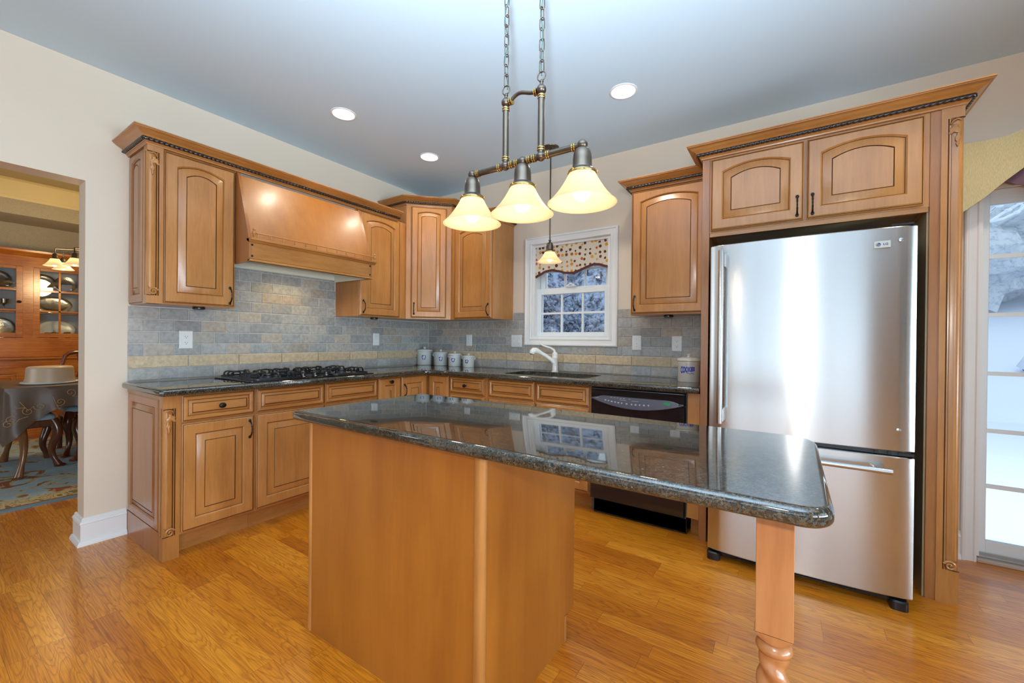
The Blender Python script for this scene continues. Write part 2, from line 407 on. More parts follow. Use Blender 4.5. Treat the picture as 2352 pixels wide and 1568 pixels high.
def mk_shade(name, em):
    m, N, L, P = new_mat(name); out = N['Material Output']
    P.inputs['Base Color'].default_value = (.85,.66,.38,1); P.inputs['Roughness'].default_value = .25
    P.inputs['Emission Color'].default_value = (1,.82,.52,1); P.inputs['Emission Strength'].default_value = em
    tr = N.new('ShaderNodeBsdfTranslucent'); tr.inputs[0].default_value = (1,.88,.62,1)
    mx = N.new('ShaderNodeMixShader'); mx.inputs[0].default_value = .45
    L.new(P.outputs[0], mx.inputs[1]); L.new(tr.outputs[0], mx.inputs[2]); L.new(mx.outputs[0], out.inputs[0]); return m
shade_m = mk_shade('alabaster_glass', .42)
def emit(name, col, s):
    m, N, L, P = new_mat(name); P.inputs['Base Color'].default_value = (*col, 1)
    P.inputs['Emission Color'].default_value = (*col, 1); P.inputs['Emission Strength'].default_value = s
    return m
bulb_m = emit('lit_bulb', (1,.93,.80), 9); can_m = emit('lit_downlight', (1,.96,.88), 8)
reflect_m = plain('white_reflector', (.85,.83,.78), .35)

def mk_valance():
    m, N, L, P = new_mat('printed_cotton')
    tc = N.new('ShaderNodeTexCoord'); mp = N.new('ShaderNodeMapping'); mp.inputs['Scale'].default_value = (22, 22, 0)
    sx_ = N.new('ShaderNodeSeparateXYZ'); cx_ = N.new('ShaderNodeCombineXYZ'); L.new(tc.outputs['Object'], sx_.inputs[0]); L.new(sx_.outputs[0], cx_.inputs[0]); L.new(sx_.outputs[2], cx_.inputs[1]); L.new(cx_.outputs[0], mp.inputs[0])
    v = N.new('ShaderNodeTexVoronoi'); v.inputs['Scale'].default_value = 1; v.voronoi_dimensions = '2D'; v.inputs['Randomness'].default_value = .6
    L.new(mp.outputs[0], v.inputs['Vector'])
    sp = N.new('ShaderNodeSeparateColor'); L.new(v.outputs['Color'], sp.inputs[0])
    cr = ramp(N, [(0, (.12,.03,.012)), (.3, (.16,.05,.015)), (.45, (.62,.30,.04)), (.68, (.50,.10,.03)), (.85, (.66,.36,.05))], 'CONSTANT')
    L.new(sp.outputs[0], cr.inputs[0])
    sz = N.new('ShaderNodeMath'); sz.operation = 'MULTIPLY_ADD'; sz.inputs[1].default_value = .14; sz.inputs[2].default_value = .19; L.new(sp.outputs[1], sz.inputs[0])
    nz = N.new('ShaderNodeTexNoise'); nz.inputs['Scale'].default_value = 90; L.new(tc.outputs['Object'], nz.inputs['Vector'])
    dd = N.new('ShaderNodeMath'); dd.operation = 'MULTIPLY_ADD'; dd.inputs[1].default_value = .25; L.new(nz.outputs[0], dd.inputs[0]); L.new(v.outputs['Distance'], dd.inputs[2])
    d2 = N.new('ShaderNodeMath'); d2.operation = 'SUBTRACT'; L.new(dd.outputs[0], d2.inputs[0]); d2.inputs[1].default_value = .12
    lt = N.new('ShaderNodeMath'); lt.operation = 'LESS_THAN'; L.new(d2.outputs[0], lt.inputs[0]); L.new(sz.outputs[0], lt.inputs[1])
    mx = N.new('ShaderNodeMix'); mx.data_type = 'RGBA'; mx.inputs[6].default_value = (.74,.66,.54,1)
    L.new(lt.outputs[0], mx.inputs[0]); L.new(cr.outputs[0], mx.inputs[7]); L.new(mx.outputs[2], P.inputs['Base Color'])
    P.inputs['Roughness'].default_value = .9
    return m
valance_m = mk_valance()
def mk_linen():
    m, N, L, P = new_mat('gold_linen'); tc = N.new('ShaderNodeTexCoord')
    mp = N.new('ShaderNodeMapping'); mp.inputs['Scale'].default_value = (700, 700, 60); L.new(tc.outputs['Object'], mp.inputs[0])
    n = N.new('ShaderNodeTexNoise'); n.inputs['Scale'].default_value = 1; L.new(mp.outputs[0], n.inputs['Vector'])
    r = ramp(N, [(.3, (.52,.44,.23)), (.7, (.68,.59,.34))]); L.new(n.outputs[0], r.inputs[0]); L.new(r.outputs[0], P.inputs['Base Color'])
    P.inputs['Roughness'].default_value = .85; return m
linen = mk_linen()
def mk_rug():
    m, N, L, P = new_mat('floral_wool'); geo = N.new('ShaderNodeTexCoord')
    n = N.new('ShaderNodeTexNoise'); n.inputs['Scale'].default_value = 5; n.inputs['Detail'].default_value = 3; n.inputs['Distortion'].default_value = 1.5
    L.new(geo.outputs['Object'], n.inputs['Vector'])
    a = ramp(N, [(0, (.31,.44,.51)), (.50, (.35,.49,.56)), (.54, (.42,.36,.20)), (.60, (.16,.14,.06)), (.64, (.36,.05,.03)), (.70, (.45,.36,.2))], 'CONSTANT')
    L.new(n.outputs[0], a.inputs[0]); L.new(a.outputs[0], P.inputs['Base Color']); P.inputs['Roughness'].default_value = .95
    return m
def mk_rugborder():
    m, N, L, P = new_mat('floral_wool_border'); tc = N.new('ShaderNodeTexCoord')
    n = N.new('ShaderNodeTexNoise'); n.inputs['Scale'].default_value = 9; n.inputs['Detail'].default_value = 3; n.inputs['Distortion'].default_value = 2
    L.new(tc.outputs['Object'], n.inputs['Vector'])
    a = ramp(N, [(0, (.18,.15,.05)), (.40, (.52,.44,.26)), (.53, (.20,.16,.05)), (.56, (.50,.36,.10)), (.60, (.52,.44,.28)), (.66, (.34,.05,.03))], 'CONSTANT')
    L.new(n.outputs[0], a.inputs[0]); L.new(a.outputs[0], P.inputs['Base Color']); P.inputs['Roughness'].default_value = .95
    return m
rug_m, rugb_m = mk_rug(), mk_rugborder()
rug_red = plain('rug_red_cord', (.30,.06,.03), .95); rug_blue = plain('rug_blue_edge', (.15,.26,.33), .95)
def mk_cloth():
    m, N, L, P = new_mat('brown_satin'); P.inputs['Base Color'].default_value = (.10,.066,.045,1)
    P.inputs['Roughness'].default_value = .42; return m
satin = mk_cloth()
gold_th = plain('gold_thread', (.55,.34,.14), .5)
cake_m = plain('frosted_plastic', (.60,.47,.34), .35)
# ================================================================ THE SETTING
def wall_panel(name, x0, x1, y0, y1, z0, z1, holes, axis, mat):
    """box wall with rectangular holes [(a0,a1,z0,z1)]; axis = the wall's running direction"""
    mb = MB(); a0, a1 = (x0, x1) if axis == 'x' else (y0, y1)
    cuts = sorted({a0, a1, *[h[0] for h in holes], *[h[1] for h in holes]})
    for p, q in zip(cuts, cuts[1:]):
        hs = sorted([h for h in holes if h[0] <= p+1e-6 and h[1] >= q-1e-6], key=lambda h: h[2]); z = z0
        for h in hs+[None]:
            zt = h[2] if h else z1
            if zt > z+1e-6:
                if axis == 'x': mb.box(p, q, y0, y1, z, zt)
                else: mb.box(x0, x1, p, q, z, zt)
            if h: z = h[3]
    bmesh.ops.remove_doubles(mb.bm, verts=mb.bm.verts, dist=1e-5)
    return obj(name, mb, mat, kind='structure', sharp=30)
obj('floor', MB().box(-4.62, XR+.2, YF-.2, .16, -.10, 0), floor_m, kind='structure')
# ceiling with three round openings for the downlights is kept solid; the trims sit on it
obj('ceiling', MB().box(-.13, XR+.2, YF-.2, .16, H, H+.1), ceil_m, kind='structure')
JY = -2.697
wall_panel('wall_left', -.14, 0, YF-.2, 0, 0, H, [(-4.25, JY, -.001, 2.067)], 'y', wall_m)
wall_panel('wall_back', -.14, XR+.2, 0, .16, 0, H, [(1.330, 2.092, 1.207, 2.062), (4.188, 5.90, -.001, 2.055)], 'x', wall_m)
wall_panel('wall_right', XR, XR+.16, YF, 0, 0, H, [(-6.1, -3.9, .45, 2.4), (-3.7, -1.5, .45, 2.4)], 'y', wall_m)
wall_panel('wall_front', 0, XR, YF-.16, YF, 0, H, [(1.0, 5.4, .15, 2.4)], 'x', wall_m)
# dining room shell
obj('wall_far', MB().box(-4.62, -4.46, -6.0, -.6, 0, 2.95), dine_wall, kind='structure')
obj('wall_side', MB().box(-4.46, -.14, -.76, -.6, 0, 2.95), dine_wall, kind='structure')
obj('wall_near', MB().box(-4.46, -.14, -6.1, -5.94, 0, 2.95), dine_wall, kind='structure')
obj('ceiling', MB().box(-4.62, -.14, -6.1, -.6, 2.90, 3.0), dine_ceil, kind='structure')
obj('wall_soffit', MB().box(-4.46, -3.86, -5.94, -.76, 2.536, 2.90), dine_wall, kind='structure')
mb = MB(); sweep(mb, [(-3.86, -5.94), (-3.86, -.76)], [(0,2.90),(0,2.70),(.01,2.70),(.015,2.725),(.03,2.735),(.06,2.79),(.11,2.85),(.13,2.875),(.13,2.90)])
obj('trim_1', mb, dine_trim, kind='structure')
# baseboards: tall base with ogee cap, plus a shoe
BB = [(0,0),(.030,0),(.030,.012),(.022,.026),(.016,.028),(.016,.118),(.020,.122),(.017,.132),(.010,.138),(.010,.146),(.004,.152),(0,.152)]
def baseboard(name, path):
    mb = MB(); sweep(mb, path, BB); obj(name, mb, trim_m, kind='structure')
baseboard('baseboard_left', [(-.16, JY), (0, JY), (0, -2.5155)])
baseboard('baseboard_back', [(3.975, 0), (4.124, 0)])
baseboard('baseboard_left_far', [(0, YF), (0, -4.25), (-.16, -4.25)])
baseboard('baseboard_front', [(6.0, YF), (0, YF)])
baseboard('baseboard_right', [(XR, 0), (XR, YF)])

# ---- window over the sink
def casing(x0, x1, z0, z1, y, sides='LRTB', w=.068):
    """flat picture-frame casing with stepped profile on the back wall plane y (outer edges given)"""
    prof = [(0, 0), (0, .018), (.006, .022), (.014, .022), (.018, .016), (.030, .013), (.048, .010), (.054, .014), (.062, .014), (w, .008), (w, 0)]
    mb = MB()
    def P(k):
        i, d = prof[k]; return [(x0+i, y-d, z0+i), (x1-i, y-d, z0+i), (x1-i, y-d, z1-i), (x0+i, y-d, z1-i)]
    if sides == 'LRTB': mb.rings([P(k) for k in range(len(prof))], 0, True)
    else:
        R = [[(x0+i, y-d, z0), (x0+i, y-d, z1-i), (x1-i, y-d, z1-i), (x1-i, y-d, z0)] for i, d in prof]
        R = [list(c) for c in zip(*R)]; mb.rings(R, 0, True, True, True)
    return mb
wn = bpy.data.objects.new('window_1', None); C.objects.link(wn); wn.location = (1.71, 0, 1.14); wn['kind'] = 'structure'
obj('window_casing', casing(1.262, 2.155, 1.139, 2.131, 0), trim_m, wn)
mb = MB()
mb.box(1.330, 1.360, .005, .155, 1.207, 2.062); mb.box(2.062, 2.092, .005, .155, 1.207, 2.062)
mb.box(1.360, 2.062, .005, .155, 1.207, 1.222); mb.box(1.360, 2.062, .005, .155, 2.040, 2.062)
obj('window_jamb', mb, trim_m, wn)
def sash(name, x0, x1, z0, z1, y, w, wb, wt, nx, nz, mun=.018):
    mb = MB(); d = .022
    mb.box(x0, x0+w, y-d, y+d, z0, z1, .003); mb.box(x1-w, x1, y-d, y+d, z0, z1, .003)
    mb.box(x0+w, x1-w, y-d, y+d, z0, z0+wb, .003); mb.box(x0+w, x1-w, y-d, y+d, z1-wt, z1, .003)
    for i in range(1, nx):
        x = x0+w+(x1-x0-2*w)*i/nx; mb.box(x-mun/2, x+mun/2, y-.008, y+.008, z0+wb, z1-wt)
    for i in range(1, nz):
        z = z0+wb+(z1-z0-wb-wt)*i/nz; mb.box(x0+w, x1-w, y-.009, y+.009, z-mun/2, z+mun/2)
    o = obj(name, mb, vinyl, wn)
    obj('pane', MB().box(x0+w, x1-w, y-.002, y+.002, z0+wb, z1-wt), glass, o, sharp=None)
    return o
s1 = sash('lower_sash', 1.360, 2.062, 1.222, 1.664, .072, .044, .040, .058, 3, 2)
mb = MB(); mb.box(1.66, 1.76, .030, .052, 1.664, 1.674, .002); mb.tube([(1.675,.035,1.676),(1.71,.028,1.690),(1.745,.035,1.676)], .007, 6)
obj('sash_lock', mb, vinyl, s1)
sash('upper_sash', 1.366, 2.056, 1.630, 2.040, .125, .050, .030, .045, 3, 2)

# ---- sliding glass door on the back wall
dr = bpy.data.objects.new('door_1', None); C.objects.link(dr); dr.location = (5.04, 0, 0); dr['kind'] = 'structure'
obj('door_casing', casing(4.124, 5.965, 0, 2.125, 0, 'LRT', .062), trim_m, dr)
mb = MB(); mb.box(4.188, 4.200, .005, .155, .03, 2.055); mb.box(5.888, 5.90, .005, .155, .03, 2.055); mb.box(4.200, 5.888, .005, .155, 2.035, 2.055)
obj('door_jamb', mb, trim_m, dr)
mb = MB(); mb.box(4.188, 5.90, .02, .155, 0, .030, .003); mb.box(4.188, 5.90, .03, .04, .03, .044); mb.box(4.188, 5.90, .085, .095, .03, .044)
obj('door_track', mb, plain('aluminium_track', (.5,.5,.5), .35, metal=.8), dr)
obj('threshold', MB().box(4.188, 5.90, -.012, .018, 0, .020, .004), threshold_m, dr)
def leaf(x0, x1, y):
    mb = MB(); w = .075; z0, z1 = .034, 2.034
    zs = [.406, .712, 1.028, 1.351, 1.671]
    sw_ = .034 if y < .09 else w; xa = x0+sw_
    mb.box(x0, xa, y-.02, y+.02, z0, z1, .002); mb.box(x1-w, x1, y-.02, y+.02, z0, z1, .002)
    mb.box(xa, x1-w, y-.02, y+.02, z0, .108, .002); mb.box(xa, x1-w, y-.02, y+.02, 1.955, z1, .002)
    for z in zs: mb.box(xa, x1-w, y-.007, y+.007, z-.011, z+.011)
    for k in (1, 2): xx = x0+.034+(x1-w-x0-.034)*k/3; mb.box(xx-.011, xx+.011, y-.006, y+.006, .108, 1.955)
    o = obj('door_leaf', mb, vinyl, dr); obj('pane', MB().box(xa, x1-w, y-.002, y+.002, .108, 1.955), glass, o, sharp=None)
leaf(4.200, 5.06, .064); leaf(5.02, 5.888, .110)

# glazed openings behind the camera (seen only as reflections)
def simple_window(name, axis, c, a0, a1, z0, z1, nx, nz, w=.05):
    root = bpy.data.objects.new(name, None); C.objects.link(root); root['kind'] = 'structure'
    root.location = (c, (a0+a1)/2, z0) if axis == 'y' else ((a0+a1)/2, c, z0)
    mb = MB()
    def B(p, q, r, s, d=.03):
        if axis == 'y': mb.box(c-d, c+d, p, q, r, s)
        else: mb.box(p, q, c-d, c+d, r, s)
    B(a0, a0+w, z0, z1); B(a1-w, a1, z0, z1); B(a0+w, a1-w, z0, z0+w); B(a0+w, a1-w, z1-w, z1)
    for i in range(1, nx): p = a0+(a1-a0)*i/nx; B(p-.03, p+.03, z0+w, z1-w, .02)
    for i in range(1, nz): p = z0+(z1-z0)*i/nz; B(a0+w, a1-w, p-.012, p+.012, .012)
    obj('window_frame', mb, vinyl, root)
    g = MB(); g.box(c-.002, c+.002, a0+w, a1-w, z0+w, z1-w) if axis == 'y' else g.box(a0+w, a1-w, c-.002, c+.002, z0+w, z1-w)
    obj('pane', g, glass, root, sharp=None)
simple_window('window_2', 'y', XR+.08, -6.1, -3.9, .45, 2.4, 3, 2)
simple_window('window_3', 'y', XR+.08, -3.7, -1.5, .45, 2.4, 3, 2)
simple_window('window_4', 'x', YF-.08, 1.0, 5.4, .15, 2.4, 4, 1)

# ---- tile backsplash: one real tumbled tile at a time, in one mesh
bs1 = thing('tile_backsplash', 'tumbled grey stone tile backsplash with a buff band behind the gas cooktop', 'backsplash', (0, -1.3, .914), 'tile backsplashes')
bs2 = thing('tile_backsplash', 'tumbled grey stone tile backsplash with a buff band around the sink window', 'backsplash', (1.5, 0, .914), 'tile backsplashes')
RH, TW = .0762, .1524
def tile_run(side):
    mb = MB(); lay = mb.bm.faces.layers.float_color.new('tint'); rnd = random.Random(11+side)
    def tile(a0, a1, z0, z1, F, col, t=.009, j=.0):
        g = .0022
        if a1-a0 < .012 or z1-z0 < .012: return
        n0 = len(mb.bm.faces)
        w = lambda: rnd.uniform(-.0008, .0008)
        c = .0035
        x0, x1, y0, y1 = a0+g+w(), a1-g+w(), z0+g+w(), z1-g+w()
        R = [[(x0,.001,y0),(x1,.001,y0),(x1,.001,y1),(x0,.001,y1)], [(x0,t-c*.7,y0),(x1,t-c*.7,y0),(x1,t-c*.7,y1),(x0,t-c*.7,y1)],
             [(x0+c,t+w()*.5,y0+c),(x1-c,t+w()*.5,y0+c),(x1-c,t+w()*.5,y1-c),(x0+c,t+w()*.5,y1-c)]]
        mb.rings(R, 0, True, False, True, F)
        mb.bm.faces.ensure_lookup_table()
        for f in mb.bm.faces[n0:]: f[lay] = (*col, 1)
    def colour():
        p = rnd.random(); v = rnd.uniform(.86, 1.12)
        base = ((.375,.378,.370), (.410,.395,.365), (.430,.385,.330), (.345,.355,.355))[0 if p < .35 else 1 if p < .62 else 2 if p < .82 else 3]
        return tuple(b*v for b in base)
    def beige():
        v = rnd.uniform(.9, 1.08); return (.58*v, .455*v, .30*v)
    def run(F, amax, k0, top, blocks):
        """a runs along the wall; k0 phase of the aligned joints; blocks = [(a0,a1,z0,z1)] left bare"""
        for r in range(11):
            z0 = .914+RH*r; z1 = z0+RH
            w = .3048 if r == 1 else TW
            ph = k0 if r < 2 else k0+(TW/2 if r % 2 == 0 else 0)
            a = ph-math.ceil(ph/w)*w
            while a < amax-1e-4:
                p, q = max(a, 0), min(a+w, amax); zt = z1; ok = True
                mid = (p+q)/2; segs = [(p, q, z0, min(z1, top(mid)))]
                for b in blocks:
                    ns = []
                    for (s0, s1, u0, u1) in segs:
                        if s1 <= b[0] or s0 >= b[1] or u1 <= b[2] or u0 >= b[3]: ns.append((s0, s1, u0, u1)); continue
                        if s0 < b[0]: ns.append((s0, b[0], u0, u1))
                        if s1 > b[1]: ns.append((b[1], s1, u0, u1))
                        if u0 < b[2]: ns.append((max(s0, b[0]), min(s1, b[1]), u0, b[2]))
                        if u1 > b[3]: ns.append((max(s0, b[0]), min(s1, b[1]), b[3], u1))
                    segs = ns
                c = beige() if r == 1 else colour()
                for s in segs:
                    if s[3]-s[2] > .01: tile(*s, F, c, .014 if r == 1 else .009)
                a += w
    # left wall: a = y + 2.5155; back wall: a = x - .012
    if side == 0: run(FA(-2.5155, 0, 0), 2.5055, 0.0, lambda a: 1.69 if .4535 < a < 1.3785 else 1.375, [])
    else: run(FB(.012, 0, 0), 2.869, .446-.012, lambda a: 1.447 if 1.10 < a < 2.34 else 1.375, [(1.250, 2.141, 1.139, 2.2)])
    return mb
obj('tiles', tile_run(0), tile_m, bs1, sharp=20); obj('tiles', tile_run(1), tile_m, bs2, sharp=20)
mb = MB(); mb.box(0, .0035, -2.5155, -.0, .914, 1.375); mb.box(0, .0035, -2.062, -1.137, 1.375, 1.69); obj('grout', mb, grout_m, bs1)
mb = MB()
for a in ((.0035, 1.262, .914, 1.375), (1.12, 1.262, 1.375, 1.447), (1.262, 2.155, .914, 1.139), (2.155, 2.881, .914, 1.375), (2.155, 2.36, 1.375, 1.447)):
    mb.box(a[0], a[1], -.0035, 0, a[2], a[3])
obj('grout', mb, grout_m, bs2)

# ================================================================ CABINETRY
def door_mesh(w, h, F, arch=0.0, st=.058, slab=.020, bev=.034, drawer=False):
    """raised panel door: wood = slot 0, dark glaze = slot 1; lower left back corner at F's origin"""
    mb = MB(F); K = 14 if arch else 2
    def ring(i, d, a=0.0, drop=0.0):
        x0, x1, z0, z1 = i, w-i, i, h-i-drop
        P = [(x0, d, z0), (x1, d, z0)]
        for k in range(K+1):
            t = k/K; x = x1+(x0-x1)*t; P.append((x, d, z1 - a*(2*t-1)**2))
        return P
    t = slab
    R = [ring(0, 0), ring(0, t-.007), ring(.004, t-.004), ring(.0055, t-.005), ring(.007, t-.0045), ring(.012, t)]
    mats = [0, 0, 1, 1, 0]
    def seq(i, a):
        d = -.014 if a else 0
        return [ring(i, t, a, d), ring(i+.004, t-.004, a, d), ring(i+.0065, t-.0085, a, d), ring(i+.0085, t-.0095, a, d)], [0, 0, 1]
    r2_, m2_ = seq(st, arch)
    R += r2_; mats += [0]+m2_
    d = -.014 if arch else 0
    R += [ring(st+.012, t-.008, arch, d), ring(st+.012+bev, t-.0005, arch*.95, d), ring(st+.0135+bev, t-.0025, arch*.95, d), ring(st+.0155+bev, t-.0025, arch*.95, d), ring(st+.017+bev, t-.0008, arch*.95, d)]
    mats += [0, 0, 1, 1, 0]
    mb.rings(R, mats, True, True, False)
    # centre field: fan of quads between the two long sides (keeps the arch clean)
    P = [F @ Vector(p) for p in R[-1]]
    vs = [mb.bm.verts.new(p) for p in P]; f = mb.bm.faces.new(vs); f.material_index = 0
    return mb
def pull(parent, F, vertical=True, L=.098):
    """twisted black bail pull centred on F origin, standing off the face"""
    pts = []
    for k in range(17):
        t = k/16; s = (t-.5)*L; d = .030*(1-(abs(2*t-1))**3.2)
        pts.append((0, d, s) if vertical else (s, d, 0))
    rr = [.0048-.0022*(1-abs(2*(k/16)-1))+(.0016 if k in (5, 8, 11) else 0) for k in range(17)]
    mb = MB(F); mb.tube(pts, rr, 8, up=(1,0,0) if vertical else (0,0,1))
    for s in (-L/2, L/2):
        mb.sphere((0,.003,s) if vertical else (s,.003,0), .0085, 10, sc=(1,.6,1.15))
    return obj('handle', mb, bronze_h, parent)
def knob(parent, F):
    M = F @ Matrix.Rotation(-pi/2, 4, 'X')
    mb = MB(M); mb.lathe([(.006,0),(.0055,.010),(.006,.014),(.0125,.019),(.0150,.024),(.0125,.029),(.006,.032),(0,.0325)], seg=18, sx=1.25)
    return obj('knob', mb, bronze_h, parent)
def door(parent, F, w, h, arch=0, handle=None, name='door', st=.058, bev=.034, mat=None):
    d = obj(name, door_mesh(w, h, F, arch, st, bev=bev), [mat or maple, glaze], parent, sharp=25)
    if handle:
        kind, a, z = handle
        G = F @ Matrix.Translation((a, .020, z))
        (pull if kind == 'pull' else knob)(d, G)
    return d
def drawer(parent, F, w, h, handle=True):
    d = obj('drawer', door_mesh(w, h, F, 0, .022, bev=.010), [maple_h, glaze], parent, sharp=25)
    if handle: knob(d, F @ Matrix.Translation((w/2, .020, h/2)))
    return d
def side_panel(parent, F, w, h, arch=0, name='end_panel'):
    return obj(name, door_mesh(w, h, F, arch, .05, slab=.012, bev=.026), [maple_red, glaze], parent, sharp=25)
def spiral(mb, F, c, R0, turns, r, dirn=1, start=0, seg=6):
    pts = []; n = int(turns*14)
    for k in range(n+1):
        t = k/n; a = start+dirn*2*pi*turns*t; rr = R0*(1-t)**.8+.001
        pts.append((c[0]+rr*cos(a), c[1]+.003*t, c[2]+rr*sin(a)))
    mb.tube(pts, [r*(1-.45*k/n) for k in range(n+1)], seg, M=F, up=(0,1,0))
def leafshape(mb, M, L, w, bulge=.006):
    n = 8; top = []; R = []
    for k in range(n+1):
        t = k/n; ww = w*sin(pi*min(1, t*.92+.06))**.8*(1+.25*sin(t*pi*5)); z = L*t
        R.append([(-ww, 0, z), (-ww*.5, bulge*.7, z-.002), (0, bulge*.35*(1-t)+.001, z), (ww*.5, bulge*.7, z-.002), (ww, 0, z), (0, -.003, z)])
    mb.rings(R, 0, True, True, True, M)
def corner_post(parent, F, w, dep, z0, z1, zb, zt, mirror=False):
    """square post with an engaged quarter column on its outer corner (at a=0), plain blocks above and below"""
    if mirror: F = F @ Matrix.Translation((w, 0, 0)) @ Matrix.Diagonal((-1, 1, 1, 1))
    mb = MB(F)
    if zb > z0: mb.box(0, w, -dep, 0, z0, zb)
    if z1 > zt: mb.box(0, w, -dep, 0, zt, z1)
    g = .050; P = [(w, 0), (g+.004, 0), (g+.003, -.003), (g+.0005, -.003), (g-.001, -.0005), (g-.006, .0005), (g-.008, -.002), (g-.0085, -.007), (g-.011, -.007)]
    mt = [0, 1, 1, 0, 0, 1, 1, 0]
    cx_, cy_, rc = .019, -.020, .019
    arc = [(cx_+rc*cos(radians(a)), cy_+rc*sin(radians(a))) for a in range(70, 201, 13)]
    P += arc; mt += [0]*(len(arc))
    P += [(.003, -g+.012), (.003, -g+.008), (0, -g+.006), (0, -dep), (w, -dep)]; mt += [1, 0, 0, 0, 0]
    n = len(P)
    lo = [mb.bm.verts.new(F @ Vector((a, b, zb))) for a, b in P]; hi = [mb.bm.verts.new(F @ Vector((a, b, zt))) for a, b in P]
    for i in range(n):
        j = (i+1) % n; f = mb.bm.faces.new((lo[i], lo[j], hi[j], hi[i])); f.material_index = mt[i] if i < len(mt) else 0
    mb.bm.faces.new(lo); mb.bm.faces.new(hi)
    # curved head of the groove
    mb2 = MB(F)
    p = obj('corner_post', mb, [maple, glaze], parent, sharp=30)
    cv = MB()
    M = F @ Matrix.Translation((.020, .000, 0))
    # acanthus at the top: stacked leaves and a curling stem
    for (x, z, ang, L, ww) in ((.006, zt-.030, 150, .050, .012), (.012, zt-.040, 205, .042, .011), (.000, zt-.070, 175, .045, .010), (.008, zt-.085, 190, .035, .007), (.004, zt-.105, 180, .030, .006)):
        leafshape(cv, M @ Matrix.Translation((x, .001, z)) @ Matrix.Rotation(radians(ang), 4, 'Y'), L, ww)
    cv.tube([(.026, 0, zt-.028), (.018, .004, zt-.012), (.004, .006, zt-.008), (-.010, .003, zt-.016)], .004, 6, M=M, up=(0,1,0))
    obj('carving', cv, maple, p, sharp=110); cv = MB()
    spiral(cv, M, (.010, .002, zb+.022), .020, 1.6, .0060, 1, pi*.1)
    for (x, z, ang, L, ww) in ((-.008, zb+.008, 10, .034, .008), (-.002, zb+.010, -15, .040, .008)):
        leafshape(cv, M @ Matrix.Translation((x, .001, z)) @ Matrix.Rotation(radians(ang), 4, 'Y'), L, ww)
    obj('scroll', cv, maple, p, sharp=50)
    gl = MB()
    gl.tube([(g-.003, .0012, zt-.03), (g-.006, .0012, zt-.012), (g-.018, .0012, zt-.004), (.012, .0012, zt-.003), (.0, .0008, zt-.006)], .0020, 6, M=F, up=(0,1,0))
    obj('groove', gl, glaze, p); gl = MB()
    gl.tube([(g-.003, .0012, zb+.03), (g-.006, .0012, zb+.012), (g-.018, .0012, zb+.003), (.012, .0012, zb+.001), (.0, .0008, zb+.002)], .0020, 6, M=F, up=(0,1,0))
    obj('groove', gl, glaze, p)
    return p
def carcass(parent, x0, x1, y0, y1, z0, z1, mat=None, name='carcass'):
    return obj(name, MB().box(x0, x1, y0, y1, z0, z1, .001), mat or maple, parent)
BF = .590   # face-frame plane of the base cabinets
ZT = .8745
# ---- base cabinets, left wall
c1 = thing('base_cabinet', 'end base cabinet beside the doorway with one drawer, one door and a carved corner post', 'cabinet', (.3, -2.29, 0))
carcass(c1, .004, BF, -2.502, -2.0635, .115, ZT)
side_panel(c1, frame((.012, -2.502, .135), (1,0,0), (0,-1,0)), .515, .72)
mb = MB(); mb.box(.004, .545, -2.514, -2.502, 0, .140); obj('base_board', mb, maple_red, c1); mb = MB(); mb.box(.004, .545, -2.513, -2.502, .850, ZT); obj('top_board', mb, maple_red, c1); mb = MB(); mb.box(.004, .53, -2.502, -2.49, 0, .115); obj('inner_board', mb, maple_red, c1)
corner_post(c1, FA(-2.514, 0, .598), .072, .055, 0, ZT, .125, .805)
obj('toe_kick', MB().box(.44, .515, -2.49, -2.0635, 0, .115), maple_h, c1)
drawer(c1, FA(-2.434, .727, BF), .364, .142)
door(c1, FA(-2.434, .130, BF), .364, .585, 0, ('pull', .336, .505))
c2 = thing('base_cabinet', 'wide base cabinet under the gas cooktop with two false drawer fronts', 'cabinet', (.3, -1.61, 0))
carcass(c2, .004, BF, -2.0625, -1.150, .115, ZT)
obj('toe_kick', MB().box(.44, .515, -2.0625, -1.150, 0, .115), maple_h, c2)
for y0, hx in ((-2.056, .42), (-1.602, .028)):
    drawer(c2, FA(y0, .727, BF), .446, .142, False); door(c2, FA(y0, .130, BF), .446, .585, 0, ('pull', hx, .50))
c3 = thing('base_cabinet', 'narrow pull-out base cabinet between the cooktop and the corner', 'cabinet', (.3, -1.03, 0))
carcass(c3, .004, BF, -1.149, -.9155, .115, ZT); obj('toe_kick', MB().box(.44, .515, -1.149, -.9155, 0, .115), maple_h, c3)
door(c3, FA(-1.145, .130, BF), .226, .738, 0, ('knob', .113, .705), name='pull_out_front')
c4 = thing('base_cabinet', 'L-shaped corner base cabinet with two doors meeting at the inside corner', 'cabinet', (.45, -.45, 0))
mb = MB(); P = [(.004,-.004),(.004,-.9145),(BF,-.9145),(BF,-BF),(.860,-BF),(.860,-.004)]; mb.prism(P, .115, ZT, axes='xy'); obj('carcass', mb, maple, c4)
mb = MB(); P = [(.44,-.9145),(.515,-.9145),(.515,-.515),(.860,-.515),(.860,-.44),(.44,-.44)]; mb.prism(P, 0, .115, axes='xy'); obj('toe_kick', mb, maple_h, c4)
door(c4, FA(-.910, .130, BF), .296, .738, 0, ('pull', .028, .62)); door(c4, FB(.616, .130, -BF), .240, .738, 0)
